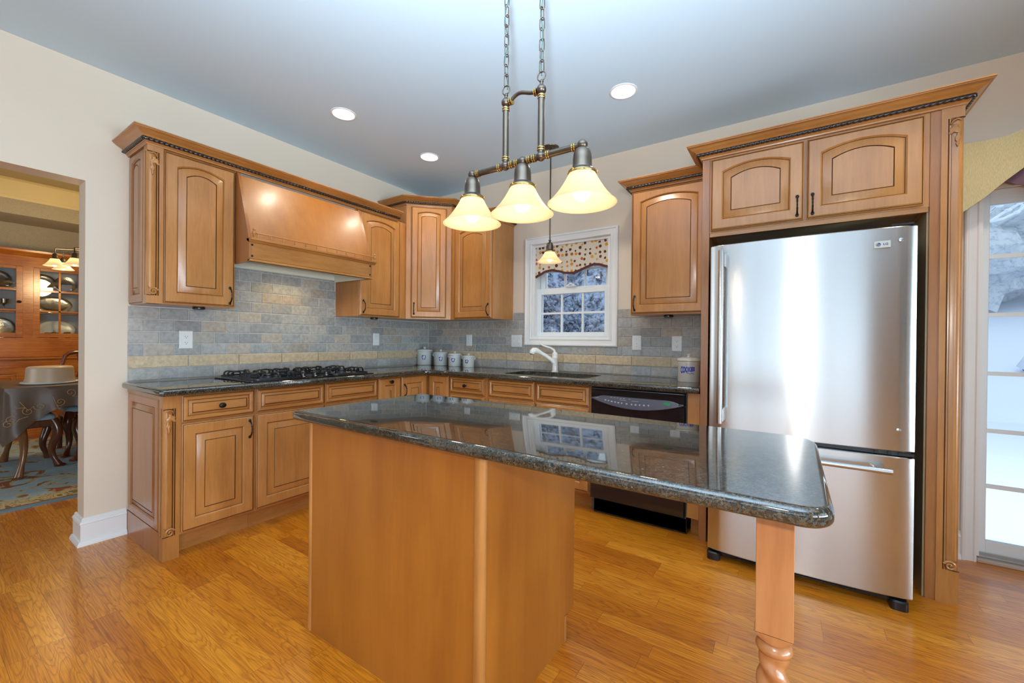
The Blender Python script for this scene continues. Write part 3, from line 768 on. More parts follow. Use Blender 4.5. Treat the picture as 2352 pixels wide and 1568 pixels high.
# ---- base cabinets, back wall
c5 = thing('base_cabinet', 'drawer base cabinet on the back wall left of the sink cabinet', 'cabinet', (1.06, -.3, 0))
carcass(c5, .862, 1.2605, -BF, -.004, .115, ZT); obj('toe_kick', MB().box(.862, 1.2605, -.515, -.44, 0, .115), maple_h, c5)
drawer(c5, FB(.868, .727, -BF), .378, .142); drawer(c5, FB(.868, .43, -BF), .378, .288); drawer(c5, FB(.868, .13, -BF), .378, .288)
c6 = thing('base_cabinet', 'sink base cabinet under the window with two false drawer fronts', 'cabinet', (1.72, -.3, 0))
mb = MB(); mb.box(1.2615, 1.28, -BF, -.004, .115, ZT); mb.box(2.162, 2.1815, -BF, -.004, .115, ZT); mb.box(1.28, 2.162, -BF, -.565, .115, ZT); mb.box(1.28, 2.162, -.565, -.004, .115, .14)
obj('carcass', mb, maple, c6); obj('toe_kick', MB().box(1.2615, 2.1815, -.515, -.44, 0, .115), maple_h, c6)
for x0, hx in ((1.292, .40), (1.738, .028)):
    drawer(c6, FB(x0, .727, -BF), .430, .142, False); door(c6, FB(x0, .130, -BF), .430, .585, 0, ('pull', hx, .50))
c7 = thing('cabinet_filler', 'narrow maple filler panel between the dishwasher and the refrigerator panel', 'cabinet', (2.85, -.6, 0))
mb = MB(); mb.box(2.812, 2.8815, -.608, -.02, .115, ZT, .001); obj('panel', mb, maple, c7); obj('toe_kick', MB().box(2.825, 2.8815, -.53, -.45, 0, .115), maple_h, c7)

# ---- upper cabinets
UZ0, UZ1, UF = 1.376, 2.268, .312
u1 = thing('wall_cabinet', 'upper cabinet at the doorway end of the left wall with a carved corner post', 'cabinet', (0, -2.29, UZ0))
carcass(u1, .002, UF, -2.502, -2.0635, UZ0, UZ1)
side_panel(u1, frame((.006, -2.502, UZ0+.004), (1,0,0), (0,-1,0)), .262, UZ1-UZ0-.008, .020)
corner_post(u1, FA(-2.514, 0, .330), .074, .06, UZ0, UZ1, UZ0+.045, UZ1-.035)
door(u1, FA(-2.436, UZ0+.008, UF), .366, .872, .029, ('pull', .338, .070))
u2 = thing('wall_cabinet', 'upper cabinet with one arched door right of the range hood', 'cabinet', (0, -.88, UZ0))
carcass(u2, .002, UF+.006, -1.136, -.626, UZ0, UZ1)
door(u2, FA(-1.128, UZ0+.008, UF+.006), .424, .872, .029, ('pull', .030, .075))
u3 = thing('wall_cabinet', 'tall diagonal corner upper cabinet with a narrow arched door', 'cabinet', (.2, -.2, UZ0))
CC = .625; CF = .330
mb = MB(); mb.prism([(.002,-.002),(.002,-CC),(CF,-CC),(CC,-CF),(CC,-.002)], UZ0, 2.445, axes='xy'); obj('carcass', mb, maple, u3)
dl = (CC-CF)*math.sqrt(2)
FD = frame((CF, -CC, UZ0+.012), (1,1,0), (1,-1,0))
door(u3, FD @ Matrix.Translation((.045, 0, 0)), dl-.09, 1.04, .016, ('pull', .030, .085), st=.055, bev=.026)
u4 = thing('wall_cabinet', 'upper cabinet with one arched door just left of the sink window', 'cabinet', (.87, 0, UZ0))
carcass(u4, .626, 1.125, -(UF+.006), -.002, UZ0, UZ1)
door(u4, FB(.672, UZ0+.008, -(UF+.006)), .436, .872, .029, ('pull', .405, .075))
u5 = thing('wall_cabinet', 'upper cabinet with one arched door between the window and the refrigerator', 'cabinet', (2.62, 0, UZ0))
carcass(u5, 2.362, 2.8815, -(UF+.006), -.002, UZ0, UZ1)
door(u5, FB(2.370, UZ0+.008, -(UF+.006)), .504, .872, .031, ('pull', .026, .075))
# under-cabinet puck lights (dark, switched off)
for (x, y, lab) in ((.20, -2.22, 'small black puck light under the end upper cabinet by the doorway'), (.20, -.88, 'small black puck light under the upper cabinet right of the hood'), (2.60, -.20, 'small black puck light under the upper cabinet beside the refrigerator')):
    mb = MB(); mb.lathe([(.030,0),(.034,-.004),(.034,-.012),(.026,-.016),(.0,-.016)], (x, y, UZ0), 20)
    tag(obj('puck_light', mb, black_m, loc=(x, y, UZ0)), lab, 'light', 'puck lights under the upper cabinets')

# ---- refrigerator surround
fs = thing('refrigerator_cabinet', 'tall maple cabinet surround enclosing the refrigerator with two arched doors above', 'cabinet', (3.43, -.3, 0))
FP = .617
mb = MB(); mb.box(2.8835, 2.924, -FP, -.002, 0, UZ1, .001); obj('left_panel', mb, maple_red, fs)
mb = MB(); mb.box(3.862, 3.900, -FP, -.002, 0, UZ1, .001); mb.box(3.900, 3.960, -FP+.05, -.002, 0, UZ1, .001); obj('right_panel', mb, maple_red, fs)
corner_post(fs, FB(3.898, 0, -(FP+.004)), .076, .07, 0, UZ1, .155, UZ1-.050, mirror=True)
carcass(fs, 2.924, 3.862, -FP+.002, -.002, 1.828, UZ1)
mb = MB(); mb.box(2.926, 3.86, -FP+.004, -FP+.03, 1.806, 1.828); mb.prism([(-.60,1.828),(-.58,1.828),(-.42,1.80),(-.44,1.80)], 2.93, 2.945, axes='yz'); mb.prism([(-.60,1.828),(-.58,1.828),(-.42,1.80),(-.44,1.80)], 3.84, 3.855, axes='yz')
obj('bottom_rail', mb, maple_h, fs)
birch = wood('raw_birch', (.42,.28,.14), (.52,.37,.20), (.60,.45,.27), coat=.1)
obj('bottom_panel', MB().box(2.926, 3.860, -.585, -.004, 1.820, 1.827), birch, fs); obj('inner_panel', MB().box(3.855, 3.8615, -.605, -.004, 0, 1.819), birch, fs)
door(fs, FB(2.932, 1.838, -FP), .448, .415, .033, ('pull', .420, .075)); door(fs, FB(3.392, 1.838, -FP), .448, .415, .033, ('pull', .026, .075))

# ---- crown mouldings with twisted rope
def crown(label, path, z0, loc, zs=1.0):
    t = thing('crown_moulding', label, 'moulding', loc)
    prof = [(-.012,0),(.004,0),(.006,.007),(.011,.010),(.011,.014),(.016,.016),(.016,.031),(.026,.033),(.030,.037),(.034,.041),(.044,.046),(.056,.053),(.064,.060),(.070,.062),(.070,.066),(.075,.068),(.075,.073),(-.012,.073)]
    mb = MB(); sweep(mb, path, [(o, z0+z*zs) for o, z in prof]); obj('moulding', mb, maple_h, t, sharp=28)
    pth = offset_poly(path, .0225, False); rp = []; s = 0
    R = []; rr = .0098
    for i in range(len(pth)-1):
        a, b = Vector(pth[i]), Vector(pth[i+1]); L = (b-a).length; d = (b-a)/L; nrm = Vector((d.y, -d.x)); n = max(2, int(L/.0030))
        for k in range(n+1 if i == len(pth)-2 else n):
            p = a+d*(L*k/n); ph = (s+L*k/n)/.023*2*pi; ring = []
            for j in range(10):
                th = 2*pi*j/10; rad = rr*(.62+.42*abs(cos(th-ph/2)))
                ring.append((p.x+nrm.x*rad*cos(th), p.y+nrm.y*rad*cos(th), z0+.0235*zs+rad*sin(th)))
            R.append(ring)
        s += L
    mb = MB(); mb.rings(R, 0, True, True, True); obj('rope', mb, rope_m, t, sharp=60, label='dark brown twisted rope')
    return t
crown('maple crown moulding with dark rope over the range hood wall cabinets', [(.002,-2.514),(.330,-2.514),(.330,-.725)], 2.264, (.33, -1.6, 2.264))
crown('maple crown moulding with dark rope on the raised diagonal corner cabinet', [(.002,-CC),(CF,-CC),(CC,-CF),(CC,-.002)], 2.440, (.3, -.3, 2.44))
crown('short maple crown moulding left of the sink window, partly behind the lamp shades', [(.735,-.330),(1.127,-.330),(1.127,-.002)], 2.264, (.9, -.3, 2.264))
crown('short maple crown moulding on the upper cabinet between window and refrigerator', [(2.360,-.002),(2.360,-.330),(2.8825,-.330)], 2.264, (2.6, -.3, 2.264))
crown('long maple crown moulding with dark rope above the refrigerator', [(2.8815,-.002),(2.8815,-.622),(3.976,-.622),(3.976,-.002)], 2.268, (3.4, -.6, 2.268))

# ---- range hood (timber, hollow)
hd = thing('range_hood', 'sloping maple range hood with a spindle gallery rail above the cooktop', 'range hood', (.25, -1.6, 1.665))
ya, yb = -2.061, -1.138
def hood_side(y0, y1):
    mb = MB(); P = [(.018,1.690),(.018,2.262),(.328,2.262),(.345,2.240),(.500,1.800),(.500,1.668),(.30,1.668),(.018,1.690)][:-1]
    mb.prism(P, y0, y1, axes='xz'); return mb
obj('side_panel', hood_side(ya, ya+.018), maple_red, hd); obj('side_panel', hood_side(yb-.018, yb), maple_red, hd)
mb = MB(); mb.prism([(.334,2.240),(.345,2.240),(.500,1.800),(.486,1.800)], ya+.018, yb-.018, axes='xz'); obj('front_panel', mb, veneer, hd)
mb = MB(); mb.box(.482, .500, ya+.018, yb-.018, 1.668, 1.80); obj('apron', mb, maple_h, hd)
for z in (1.772, 1.702):
    for y in (ya+.018, yb-.020): mb = MB(); mb.sphere((.502, y, z), .0065, 10); obj('button', mb, bronze_h, hd)
mb = MB(); mb.box(.478, .512, ya, yb+.003, 1.668, 1.682, .003); mb.box(.500, .5035, ya, yb, 1.683, 1.6855, mat=1)
obj('bottom_bead', mb, [maple_h, glaze], hd, sharp=30)
mb = MB(); sweep(mb, [(.498, ya), (.498, yb+.025)], [(-.03,1.803),(.002,1.786),(.008,1.788),(.014,1.792),(.018,1.798),(.032,1.800),(.034,1.806),(.034,1.812),(-.03,1.812)]); obj('ledge', mb, maple_h, hd)
obj('liner', MB().box(.018, .482, ya+.018, yb-.018, 1.735, 1.745), hood_in, hd)
mb = MB(); mb.box(.018, .480, ya+.018, ya+.021, 1.672, 1.735); mb.box(.018, .480, yb-.021, yb-.018, 1.672, 1.735); mb.box(.003, .018, ya, yb, 1.690, 1.745)
obj('liner_wall', mb, hood_in, hd)
obj('hood_lamp', MB().lathe([(.03,0),(.03,-.004),(0,-.005)], (.25, -1.60, 1.735), 20), emit('hood_lamp_glow', (1,.75,.35), 6), hd)
gy0, gy1 = ya+.022, yb+.012
mb = MB(); mb.tube([(.518, gy0, 1.847), (.518, gy1, 1.847)], .0042, 8); rail = obj('gallery_rail', mb, maple_h, hd)
for k in range(12):
    y = gy0+.022+(gy1-gy0-.044)*k/11
    mb = MB(); mb.lathe([(.004,0),(.0045,.004),(.0025,.008),(.0055,.016),(.003,.023),(.0045,.026),(.003,.029),(.003,.033)], (.518, y, 1.812), 10); obj('spindle', mb, maple, rail)
for y in (gy0, gy1):
    mb = MB(); mb.lathe([(.008,0),(.008,.006),(.005,.010),(.009,.018),(.0065,.024),(.0065,.025),(.011,.026),(.011,.042),(.006,.044),(.005,.047),(.009,.053),(.006,.060),(0,.062)], (.518, y, 1.812), 14); obj('rail_post', mb, maple, rail)
spot('hood_light', (.25, -1.60, 1.725), 7, (1,.72,.30), 150, .6, .03)
# ================================================================ STONE TOPS
def stone_slab(name, poly, holes, z0, z1, label, cat, loc, r=.016):
    """poly counter-clockwise; rounded (bullnose) edge all round"""
    mb = MB(); bm = mb.bm; prof = []
    n = 6; hgt = z1-z0
    for k in range(n+1):
        a = pi/2*k/n; prof.append((-r+r*sin(a), z1-r*.8+r*.8*cos(a)))
    for k in range(n+1):
        a = pi/2*k/n; prof.append((-r*.8+r*.8*cos(a), z0+r*.8-r*.8*sin(a)))
    R = [[(x, y, z) for x, y in offset_poly(poly, o)] for o, z in prof]
    mb.rings(R, 0, True)
    for z, k in ((z1, 0), (z0, -1)):
        loops = [R[k]]+[[(x, y, z) for x, y in h] for h in holes]
        es = []
        for lp in loops:
            vs = [bm.verts.new(p) for p in lp]
            es += [bm.edges.new((vs[i], vs[(i+1) % len(vs)])) for i in range(len(vs))]
        bmesh.ops.triangle_fill(bm, use_beauty=True, use_dissolve=False, edges=es)
    for h in holes: mb.rings([[(x, y, z1) for x, y in h], [(x, y, z0) for x, y in h]], 0, True)
    bmesh.ops.remove_doubles(bm, verts=bm.verts, dist=1e-5)
    o = obj(name, mb, granite, loc=loc, sharp=40); tag(o, label, cat); return o
def rrect(x0, x1, y0, y1, r, n=6):
    P = []
    for cx, cy, a0 in ((x1-r, y0+r, -90), (x1-r, y1-r, 0), (x0+r, y1-r, 90), (x0+r, y0+r, 180)):
        for k in range(n+1): a = radians(a0+90*k/n); P.append((cx+r*cos(a), cy+r*sin(a)))
    return P
SX0, SX1, SY0, SY1 = 1.372, 2.100, -.535, -.165
CTOP = [(.0145,-.0145),(.0145,-2.518),(.022,-2.541),(.636,-2.541),(.650,-2.527),(.650,-.712),(.662,-.680),(.680,-.662),(.712,-.650),(2.8815,-.650),(2.8815,-.0145)]
stone_slab('countertop', CTOP, [rrect(SX0, SX1, SY0, SY1, .06)[::-1]], .876, .914, 'dark speckled granite countertop running along both walls round the corner', 'countertop', (.3, -.3, .876))
# sink
sk = thing('kitchen_sink', 'off-white undermount sink set into the granite below the window', 'sink', (1.736, -.35, .70))
mb = MB(); zz = [(.012, .8755), (.0, .8755), (.0, .80), (.010, .735), (.035, .715), (.15, .712)]
mb.rings([[(x, y, z) for x, y in rrect(SX0-.004+i, SX1+.004-i, SY0-.004+i, SY1+.004-i, .06)] for i, z in [(-.02,.8755),(0,.8755),(0,.80),(.010,.735),(.035,.715),(.06,.712)]], 0, True, False, True)
obj('basin', mb, sink_m, sk)
mb = MB(); mb.lathe([(.045,.004),(.042,.007),(.030,.004),(.0,.003)], (1.736, -.35, .712), 20); obj('drain', mb, chrome, sk)
# faucet
fc = thing('faucet', 'white single-lever pull-out faucet behind the sink', 'faucet', (1.635, -.105, .914))
mb = MB(); mb.lathe([(.030,0),(.030,.006),(.025,.010),(.0235,.05),(.0235,.115),(.026,.120),(.026,.135),(.022,.142)], (1.635,-.105,.9145), 24)
mb.tube([(1.635,-.108,.985),(1.612,-.130,1.020),(1.575,-.165,1.055),(1.540,-.200,1.082)], [.020,.018,.0165,.0165], 16)
obj('body', mb, faucet_m, fc, sharp=45)
mb = MB(); mb.tube([(1.545,-.195,1.078),(1.528,-.212,1.091),(1.515,-.225,1.098),(1.500,-.240,1.098),(1.492,-.248,1.088),(1.489,-.252,1.070)], [.0165,.021,.026,.028,.027,.022], 16)
h = obj('spray_head', mb, faucet_m, fc, sharp=50)
obj('spray_nozzle', MB().lathe([(.017,0),(.017,-.006),(.0,-.006)], (1.488,-.253,1.071), 16), dgrey, h)
mb = MB(); mb.lathe([(.025,0),(.026,.012),(.022,.028),(.010,.036),(0,.037)], (1.635,-.105,1.052), 20)
mb.tube([(1.635,-.105,1.075),(1.625,-.108,1.103),(1.598,-.118,1.122),(1.560,-.130,1.132),(1.530,-.140,1.143),(1.505,-.148,1.160)], [.013,.011,.009,.008,.007,.006], 10)
obj('lever', mb, faucet_m, fc, sharp=50)

# ---- cooktop
ck = thing('gas_cooktop', 'black five-burner gas cooktop with iron grates on the granite', 'cooktop', (.37, -1.65, .9145))
CX0, CX1, CY0, CY1 = .105, .628, -2.106, -1.198
mb = MB(); mb.rings([[(x, y, z) for x, y in rrect(CX0+i, CX1-i, CY0+i, CY1-i, .02)] for i, z in ((.004,.9145),(0,.918),(.001,.921),(.012,.922),(.020,.9185))], 0, True, True, True)
obj('glass_base', mb, black_g, ck)
burn = [(.235,-1.93,.042),(.235,-1.40,.042),(.480,-1.93,.034),(.480,-1.395,.036),(.250,-1.655,.050)]
for (x, y, r) in burn:
    mb = MB(); mb.lathe([(r*1.35,.9185),(r*1.35,.922),(r*.98,.925),(r*.98,.936),(r*.80,.938),(r*.80,.939)], (x, y, 0), 24)
    b = obj('burner', mb, dgrey, ck)
    obj('burner_cap', MB().lathe([(r*.86,.939),(r*.88,.943),(r*.80,.948),(0,.949)], (x, y, 0), 24), black_m, b)
def grate(y0, y1, x0=.125, x1=.608, n=2):
    mb = MB(); z = .9195; zt = .960; w = .0058
    sq = dict(seg=4, rot=pi/4, sq=(1.25, .9))
    mb.tube([(x, y, z+.008) for x, y in rrect(x0, x1, y0, y1, .03, 4)], w, closed=True, up=(0,0,1), **sq)
    def hoop(p, q): # inverted U finger from p to q
        P = Vector(p); Q = Vector(q); d = Q-P; L = d.length; d.normalize(); pts = []
        r = .018
        pts = [P+Vector((0,0,.006)), P+Vector((0,0,zt-z-r))]+[P+d*(r*(1-cos(a)))+Vector((0,0,zt-z-r+r*sin(a))) for a in (pi/6, pi/3, pi/2)]
        pts += [Q-d*(r*(1-cos(a)))+Vector((0,0,zt-z-r+r*sin(a))) for a in (pi/2, pi/3, pi/6)]+[Q+Vector((0,0,zt-z-r)), Q+Vector((0,0,.006))]
        mb.tube([(v.x, v.y, z+v.z) for v in pts], w, up=(-d.y, d.x, 0), **sq)
    ym = (y0+y1)/2
    for cx in ((.235, .480) if n == 2 else (.250,)):
        for sy in (-1, 1):
            ye = y0+.002 if sy < 0 else y1-.002
            hoop((cx, ye, 0), (cx, ym+sy*.028, 0))
            hoop((cx-.055, ye, 0), (cx-.055, ye-sy*.055, 0)); hoop((cx+.055, ye, 0), (cx+.055, ye-sy*.055, 0))
        hoop((cx-.105 if cx < .4 else cx-.115, ym, 0), (cx-.03, ym, 0)); hoop((cx+.115, ym, 0), (cx+.03, ym, 0))
    return mb
for y0, y1 in ((-2.070, -1.775), (-1.535, -1.240)): obj('grate', grate(y0, y1), iron, ck, sharp=40)
obj('grate', grate(-1.765, -1.545, .125, .385, 1), iron, ck, sharp=40)
for k, (x, y) in enumerate(((.560,-1.740),(.560,-1.655),(.560,-1.570),(.480,-1.700),(.480,-1.610))):
    mb = MB(); mb.lathe([(.021,.9195),(.021,.924),(.017,.928),(.016,.946),(.013,.950),(0,.950)], (x, y, 0), 20); mb.box(x-.003, x+.003, y-.015, y+.015, .946, .956, .001)
    obj('control_knob', mb, black_m, ck)

# ================================================================ ISLAND
isl = thing('kitchen_island', 'maple kitchen island with plain veneer panels and a turned support leg', 'island', (2.15, -2.05, 0))
IX0, IX1, IY0, IY1, IZ = 1.700, 2.600, -2.360, -1.750, .8545
mb = MB(); mb.box(IX0+.010, IX1-.006, IY0+.006, IY1, .102, IZ); mb.box(IX0+.010, IX1-.006, IY0+.006, IY1-.080, 0, .102)
obj('body', mb, veneer, isl)
mb = MB(); mb.box(IX0+.022, IX1-.034, IY0+.0015, IY0+.006, 0, IZ-.014); obj('back_panel', mb, veneer, isl)
mb = MB(); mb.prism([(IY0+.016,0),(IY1-.082,0),(IY1-.082,.104),(IY1-.001,.104),(IY1-.001,IZ),(IY0+.016,IZ)], IX1-.006, IX1-.0005, axes='yz'); obj('side_panel', mb, veneer, isl)
mb = MB(); mb.prism([(IY0+.006,0),(IY1-.082,0),(IY1-.082,.104),(IY1-.001,.104),(IY1-.001,IZ),(IY0+.006,IZ)], IX0+.004, IX0+.010, axes='yz'); obj('side_panel', mb, veneer, isl)
def bead(x, y, a0, a1, rad):
    mb = MB(); P = [(x, y)]+[(x+rad*cos(radians(a)), y+rad*sin(radians(a))) for a in range(a0, a1+1, 15)]
    mb.prism(P, 0, IZ-.002, axes='xy'); return mb
obj('corner_moulding', bead(IX0+.012, IY0+.008, 150, 345, .012), maple, isl)
mb = MB(); rr = .017; P = [(IX1-.034, IY0+.004), (IX1-.034, IY0-.002), (IX1-.031, IY0-.004)]+[(IX1-.016+.017*cos(radians(a)), IY0+.012+.0175*sin(radians(a))) for a in range(-100, 1, 12)]+[(IX1-.001, IY0+.016),(IX1-.02, IY0+.016)]
mb.prism(P, 0, IZ-.002, axes='xy'); obj('corner_moulding', mb, maple, isl, sharp=40)
obj('frieze', MB().box(IX0+.02, IX1-.034, IY0-.002, IY0+.004, IZ-.014, IZ-.0005), maple_red, isl)
mb = MB(); mb.box(IX1-.012, IX1+.003, IY1-.084, IY1-.070, 0, .100, .002); obj('toe_block', mb, maple, isl)
obj('toe_kick', MB().box(IX0+.02, IX1-.012, IY1-.082, IY1-.076, 0, .102), maple_h, isl)
FI = lambda x, z: frame((x, IY1, z), (-1,0,0), (0,1,0))
for x1 in (IX1-.008, (IX0+IX1)/2-.004):
    drawer(isl, FI(x1, .71), .436, .138); door(isl, FI(x1, .115), .436, .585, 0, ('pull', .40, .5))
# leg: square head, spiral-turned shaft, bun foot
LX, LY = 3.3055, -2.298
def leg_mesh():
    mb = MB(); h = .0325
    mb.box(LX-h, LX+h, LY-h, LY+h, .600, IZ, .001)
    def sqc(f, z, s=0):  # blend square->circle
        P = []
        for j in range(32):
            a = 2*pi*j/32+pi/4; c_ = (cos(a), sin(a)); m = max(abs(c_[0]), abs(c_[1])); q = h/m*(1-f)+h*f
            P.append((LX+q*c_[0], LY+q*c_[1], z))
        return P
    R = [sqc(0, .600), sqc(.35, .592), sqc(.8, .586), sqc(1, .583)]
    mb.rings(R, 0, True)
    prof = [(.029,.583),(.026,.580),(.0255,.577),(.029,.574),(.0325,.568),(.0335,.562),(.031,.556),(.0265,.553),(.0265,.550)]
    tw = []
    mb.lathe(prof, (LX, LY, 0), 32, cap=False)
    # spiral
    R = []; z = .550
    while z >= .20:
        t = (.550-z)/.35; base = .0262; ring = []
        for j in range(32):
            a = 2*pi*j/32; amp = .0055*min(1, t*14, (1-t)*14)
            ring.append((LX+(base+amp*cos(2*(a)+ (z-.55)*105))*cos(a), LY+(base+amp*cos(2*a+(z-.55)*105))*sin(a), z))
        R.append(ring); z -= .004
    mb.rings(R, 0, True)
    mb.lathe([(.0262,.202),(.0265,.198),(.033,.192),(.034,.184),(.028,.176),(.024,.170),(.030,.160),(.034,.140),(.030,.110),(.022,.070),(.020,.055),(.028,.050),(.030,.042),(.022,.034),(.030,.026),(.033,.014),(.028,.0),(0,0)], (LX, LY, 0), 32)
    return mb
obj('leg', leg_mesh(), wood('leg_maple', (.36,.13,.045), (.46,.19,.068), (.54,.24,.09)), isl, sharp=35)
TX0, TX1, TY0, TY1 = 1.655, 3.397, -2.408, -1.700
P = [(TX0, TY0+.010), (TX0+.004, TY0+.003), (TX0+.012, TY0)]
for (cx, cy, a0, r) in ((TX1-.055, TY0+.055, -90, .055), (TX1-.085, TY1-.085, 0, .085)):
    for k in range(9): a = radians(a0+90*k/8); P.append((cx+r*cos(a), cy+r*sin(a)))
P += [(TX0+.012, TY1), (TX0+.003, TY1-.004), (TX0, TY1-.012)]
P = P[:]
stone_slab('island_countertop', P, [], .8555, .893, 'dark speckled granite top of the island, rounded at its free end', 'countertop', (2.5, -2.05, .8555), r=.017)

# ================================================================ REFRIGERATOR
rf = thing('refrigerator', 'stainless steel bottom-freezer refrigerator in the maple surround', 'refrigerator', (3.375, -.45, 0))
RX0, RX1 = 2.960, 3.790
obj('cabinet_body', MB().box(RX0+.004, RX1-.004, -.735, -.08, .035, 1.705, .004), dgrey, rf)
def fdoor(z0, z1, bulge=.026):
    mb = MB(); n = 24; P = []
    for k in range(n+1):
        t = k/n; x = RX0+(RX1-RX0)*t; e = min(t, 1-t); y = -.806-bulge*(1-(2*t-1)**2)
        if e < .014: y += .010*(1-math.sqrt(max(0, 1-(1-e/.014)**2)))
        P.append((x, y))
    P = [(RX0, -.742)]+P+[(RX1, -.742)]
    c = .004; O = offset_poly(P, -c)
    mb.rings([[(x, y, z0+c) for x, y in P], [(x, y, z1-c) for x, y in P]], 0, True)
    mb.rings([[(x, y, z0+c) for x, y in P], [(x, y, z0) for x, y in O]], 0, True, False, True)
    mb.rings([[(x, y, z1-c) for x, y in P], [(x, y, z1) for x, y in O]], 0, True, False, True)
    return mb
d1 = obj('refrigerator_door', fdoor(.706, 1.712), steel, rf, sharp=25); d2 = obj('freezer_door', fdoor(.052, .682), steel, rf, sharp=25)
obj('gasket', MB().box(RX0+.006, RX1-.006, -.742, -.734, .045, 1.705), slot_m, rf)
obj('door_gap', MB().box(RX0+.010, RX1-.010, -.79, -.735, .684, .704), dgrey, rf)
mb = MB(); hx = 3.020
mb.tube([(hx, -.872, .757), (hx, -.872, 1.672)], .0135, 16, up=(1,0,0), sq=(1, 1.0)); h = obj('handle', mb, handle_steel, d1, sharp=40)
mb = MB()
for z in (.80, 1.625): mb.box(hx+.002, hx+.018, -.872, -.812, z-.035, z+.035, .004)
obj('handle_bracket', mb, handle_steel, d1)
mb = MB(); mb.tube([(3.045, -.885, .628), (3.705, -.885, .628)], .0125, 16, up=(0,0,1)); obj('handle', mb, handle_steel, d2, sharp=40)
mb = MB()
for x in (3.085, 3.665): mb.box(x-.020, x+.020, -.885, -.815, .622, .634, .004)
obj('handle_bracket', mb, handle_steel, d2)
# badge: plate, round emblem and letters
bd = obj('badge', MB().box(3.640, 3.698, -.8255, -.818, 1.619, 1.651, .0012), plain('badge_silver', (.62,.60,.55), .3, metal=.6), d1)
def disc(cx, cz, y, r, w=.0008):
    M = Matrix.Translation((cx, y, cz)) @ Matrix.Rotation(pi/2, 4, 'X'); mb = MB(M); mb.lathe([(r, 0), (r, w), (0, w)], seg=28); return mb
navy = plain('badge_navy', (.02,.05,.11), .3); pale = plain('badge_pale', (.8,.82,.84), .3)
mb = disc(3.6555, 1.6345, -.8252, .0088); obj('badge_emblem', mb, navy, bd)
mb = MB()
M = FB(3.6555, 1.6345, -.8262)
mb.tube([(.0066*cos(a), 0, .0066*sin(a)) for a in [radians(90+k*15) for k in range(19)]]+[(.0020, 0, 0)], .0005, 5, M=M, up=(0,1,0))
mb.tube([(-.0006, 0, .0034), (-.0006, 0, -.0036), (.0018, 0, -.0036)], .0005, 5, M=M, up=(0,1,0))
mb.sphere((-.0034, 0, .0022), .0010, 8, M=M)
obj('badge_mark', mb, pale, bd)
text_obj('badge_letters', 'LG', .0125, FB(3.6808, 1.6350, -.8258), navy, bd, bold=.0004, squash=1.15)
for z in (1.650, .803):
    M = Matrix.Translation((3.733, -.8165, z)) @ Matrix.Rotation(pi/2, 4, 'X'); mb = MB(M); mb.lathe([(.0085,0),(.008,.002),(.004,.0032),(0,.0034)], seg=18)
    obj('door_plug', mb, handle_steel, d1)
mb = MB(); mb.box(3.700, 3.782, -.80, -.70, 1.7125, 1.728, .006); obj('hinge_cover', mb, black_m, rf)
mb = MB(); mb.box(3.655, 3.668, -.802, -.76, .686, .702); mb.box(3.700, 3.712, -.802, -.76, .686, .702); mb.box(3.735, 3.788, -.804, -.75, .688, .700)
obj('lower_hinge', mb, black_m, rf)
mb = MB(); mb.box(3.02, 3.74, -.765, -.73, .012, .048); 
for k in range(3): mb.box(3.09, 3.60, -.770, -.764, .017+.010*k, .021+.010*k)
obj('kick_grille', mb, black_m, rf)
for x in (2.990, 3.745):
    mb = MB(); mb.rings([[(px, py, z) for px, py in rrect(x-.032+i, x+.032-i, -.818+i, -.74, .018, 4)] for i, z in ((0,0),(0,.036),(.006,.042))], 0, True, True, True); obj('foot', mb, black_m, rf)

# ================================================================ DISHWASHER
dw = thing('dishwasher', 'black dishwasher with a curved control panel under the counter', 'dishwasher', (2.50, -.3, 0))
DX0, DX1 = 2.190, 2.806
obj('tub', MB().box(DX0, DX1, -.585, -.03, .012, .870), dgrey, dw)
obj('door', MB().box(DX0, DX1-.004, -.622, -.587, .108, .790, .004), black_g, dw)
mb = MB(); mb.box(DX0, DX1-.004, -.624, -.587, .792, .868, .004); mb.tube([(DX0+.002, -.624, .862), (DX1-.006, -.624, .862)], .0045, 8)
obj('top_panel', mb, black_g, dw)
# curved console
def console():
    mb = MB(); n = 20; R = []
    for k in range(n+1):
        t = k/n; x = DX0+.008+(DX1-DX0-.02)*t; e = min(1, t/.12, (1-t)/.12); b = 1-(2*t-1)**2
        zt = .795+.024*e; zb = .792-.050*b; yo = -.626-.018*b
        R.append([(x, -.622, zt), (x, yo+.006, zt), (x, yo-.004, zb+.010), (x, yo-.004, zb+.004), (x, yo+.002, zb), (x, -.622, zb)])
    mb.rings(R, 0, True, True, True); return mb
con = obj('control_panel', console(), plain('console_grey', (.075,.075,.095), .3), dw, sharp=40)
white_ink = plain('pale_print', (.55,.55,.58), .5)
mb = MB()
def onconsole(x, v):  # v 0..1 up the sloped front
    t = (x-DX0-.008)/(DX1-DX0-.02); e = min(1, t/.12, (1-t)/.12); b = 1-(2*t-1)**2
    z0, z1 = .792-.050*b+.010, .795+.024*e; y0, y1 = -.626-.018*b-.004, -.626-.018*b+.006
    return (x, y0+(y1-y0)*v-.0006, z0+(z1-z0)*v)
for k, x in enumerate((2.300,2.322,2.345,2.369,2.391,2.414,2.447,2.480,2.506,2.532,2.559,2.587)):
    for (dx, v, wdt) in ((0, .42, .0055), (0, .34, .0040 if k % 2 else .0065)):
        a = onconsole(x, v); mb.box(a[0]-wdt, a[0]+wdt, a[1]-.0004, a[1]+.0004, a[2]-.0016, a[2]+.0016)
for x in (2.34, 2.362, 2.384, 2.406, 2.428, 2.464):
    a = onconsole(x, .86); mb.box(a[0]-.006, a[0]+.006, a[1]-.0004, a[1]+.0004, a[2]-.0010, a[2]+.0010)
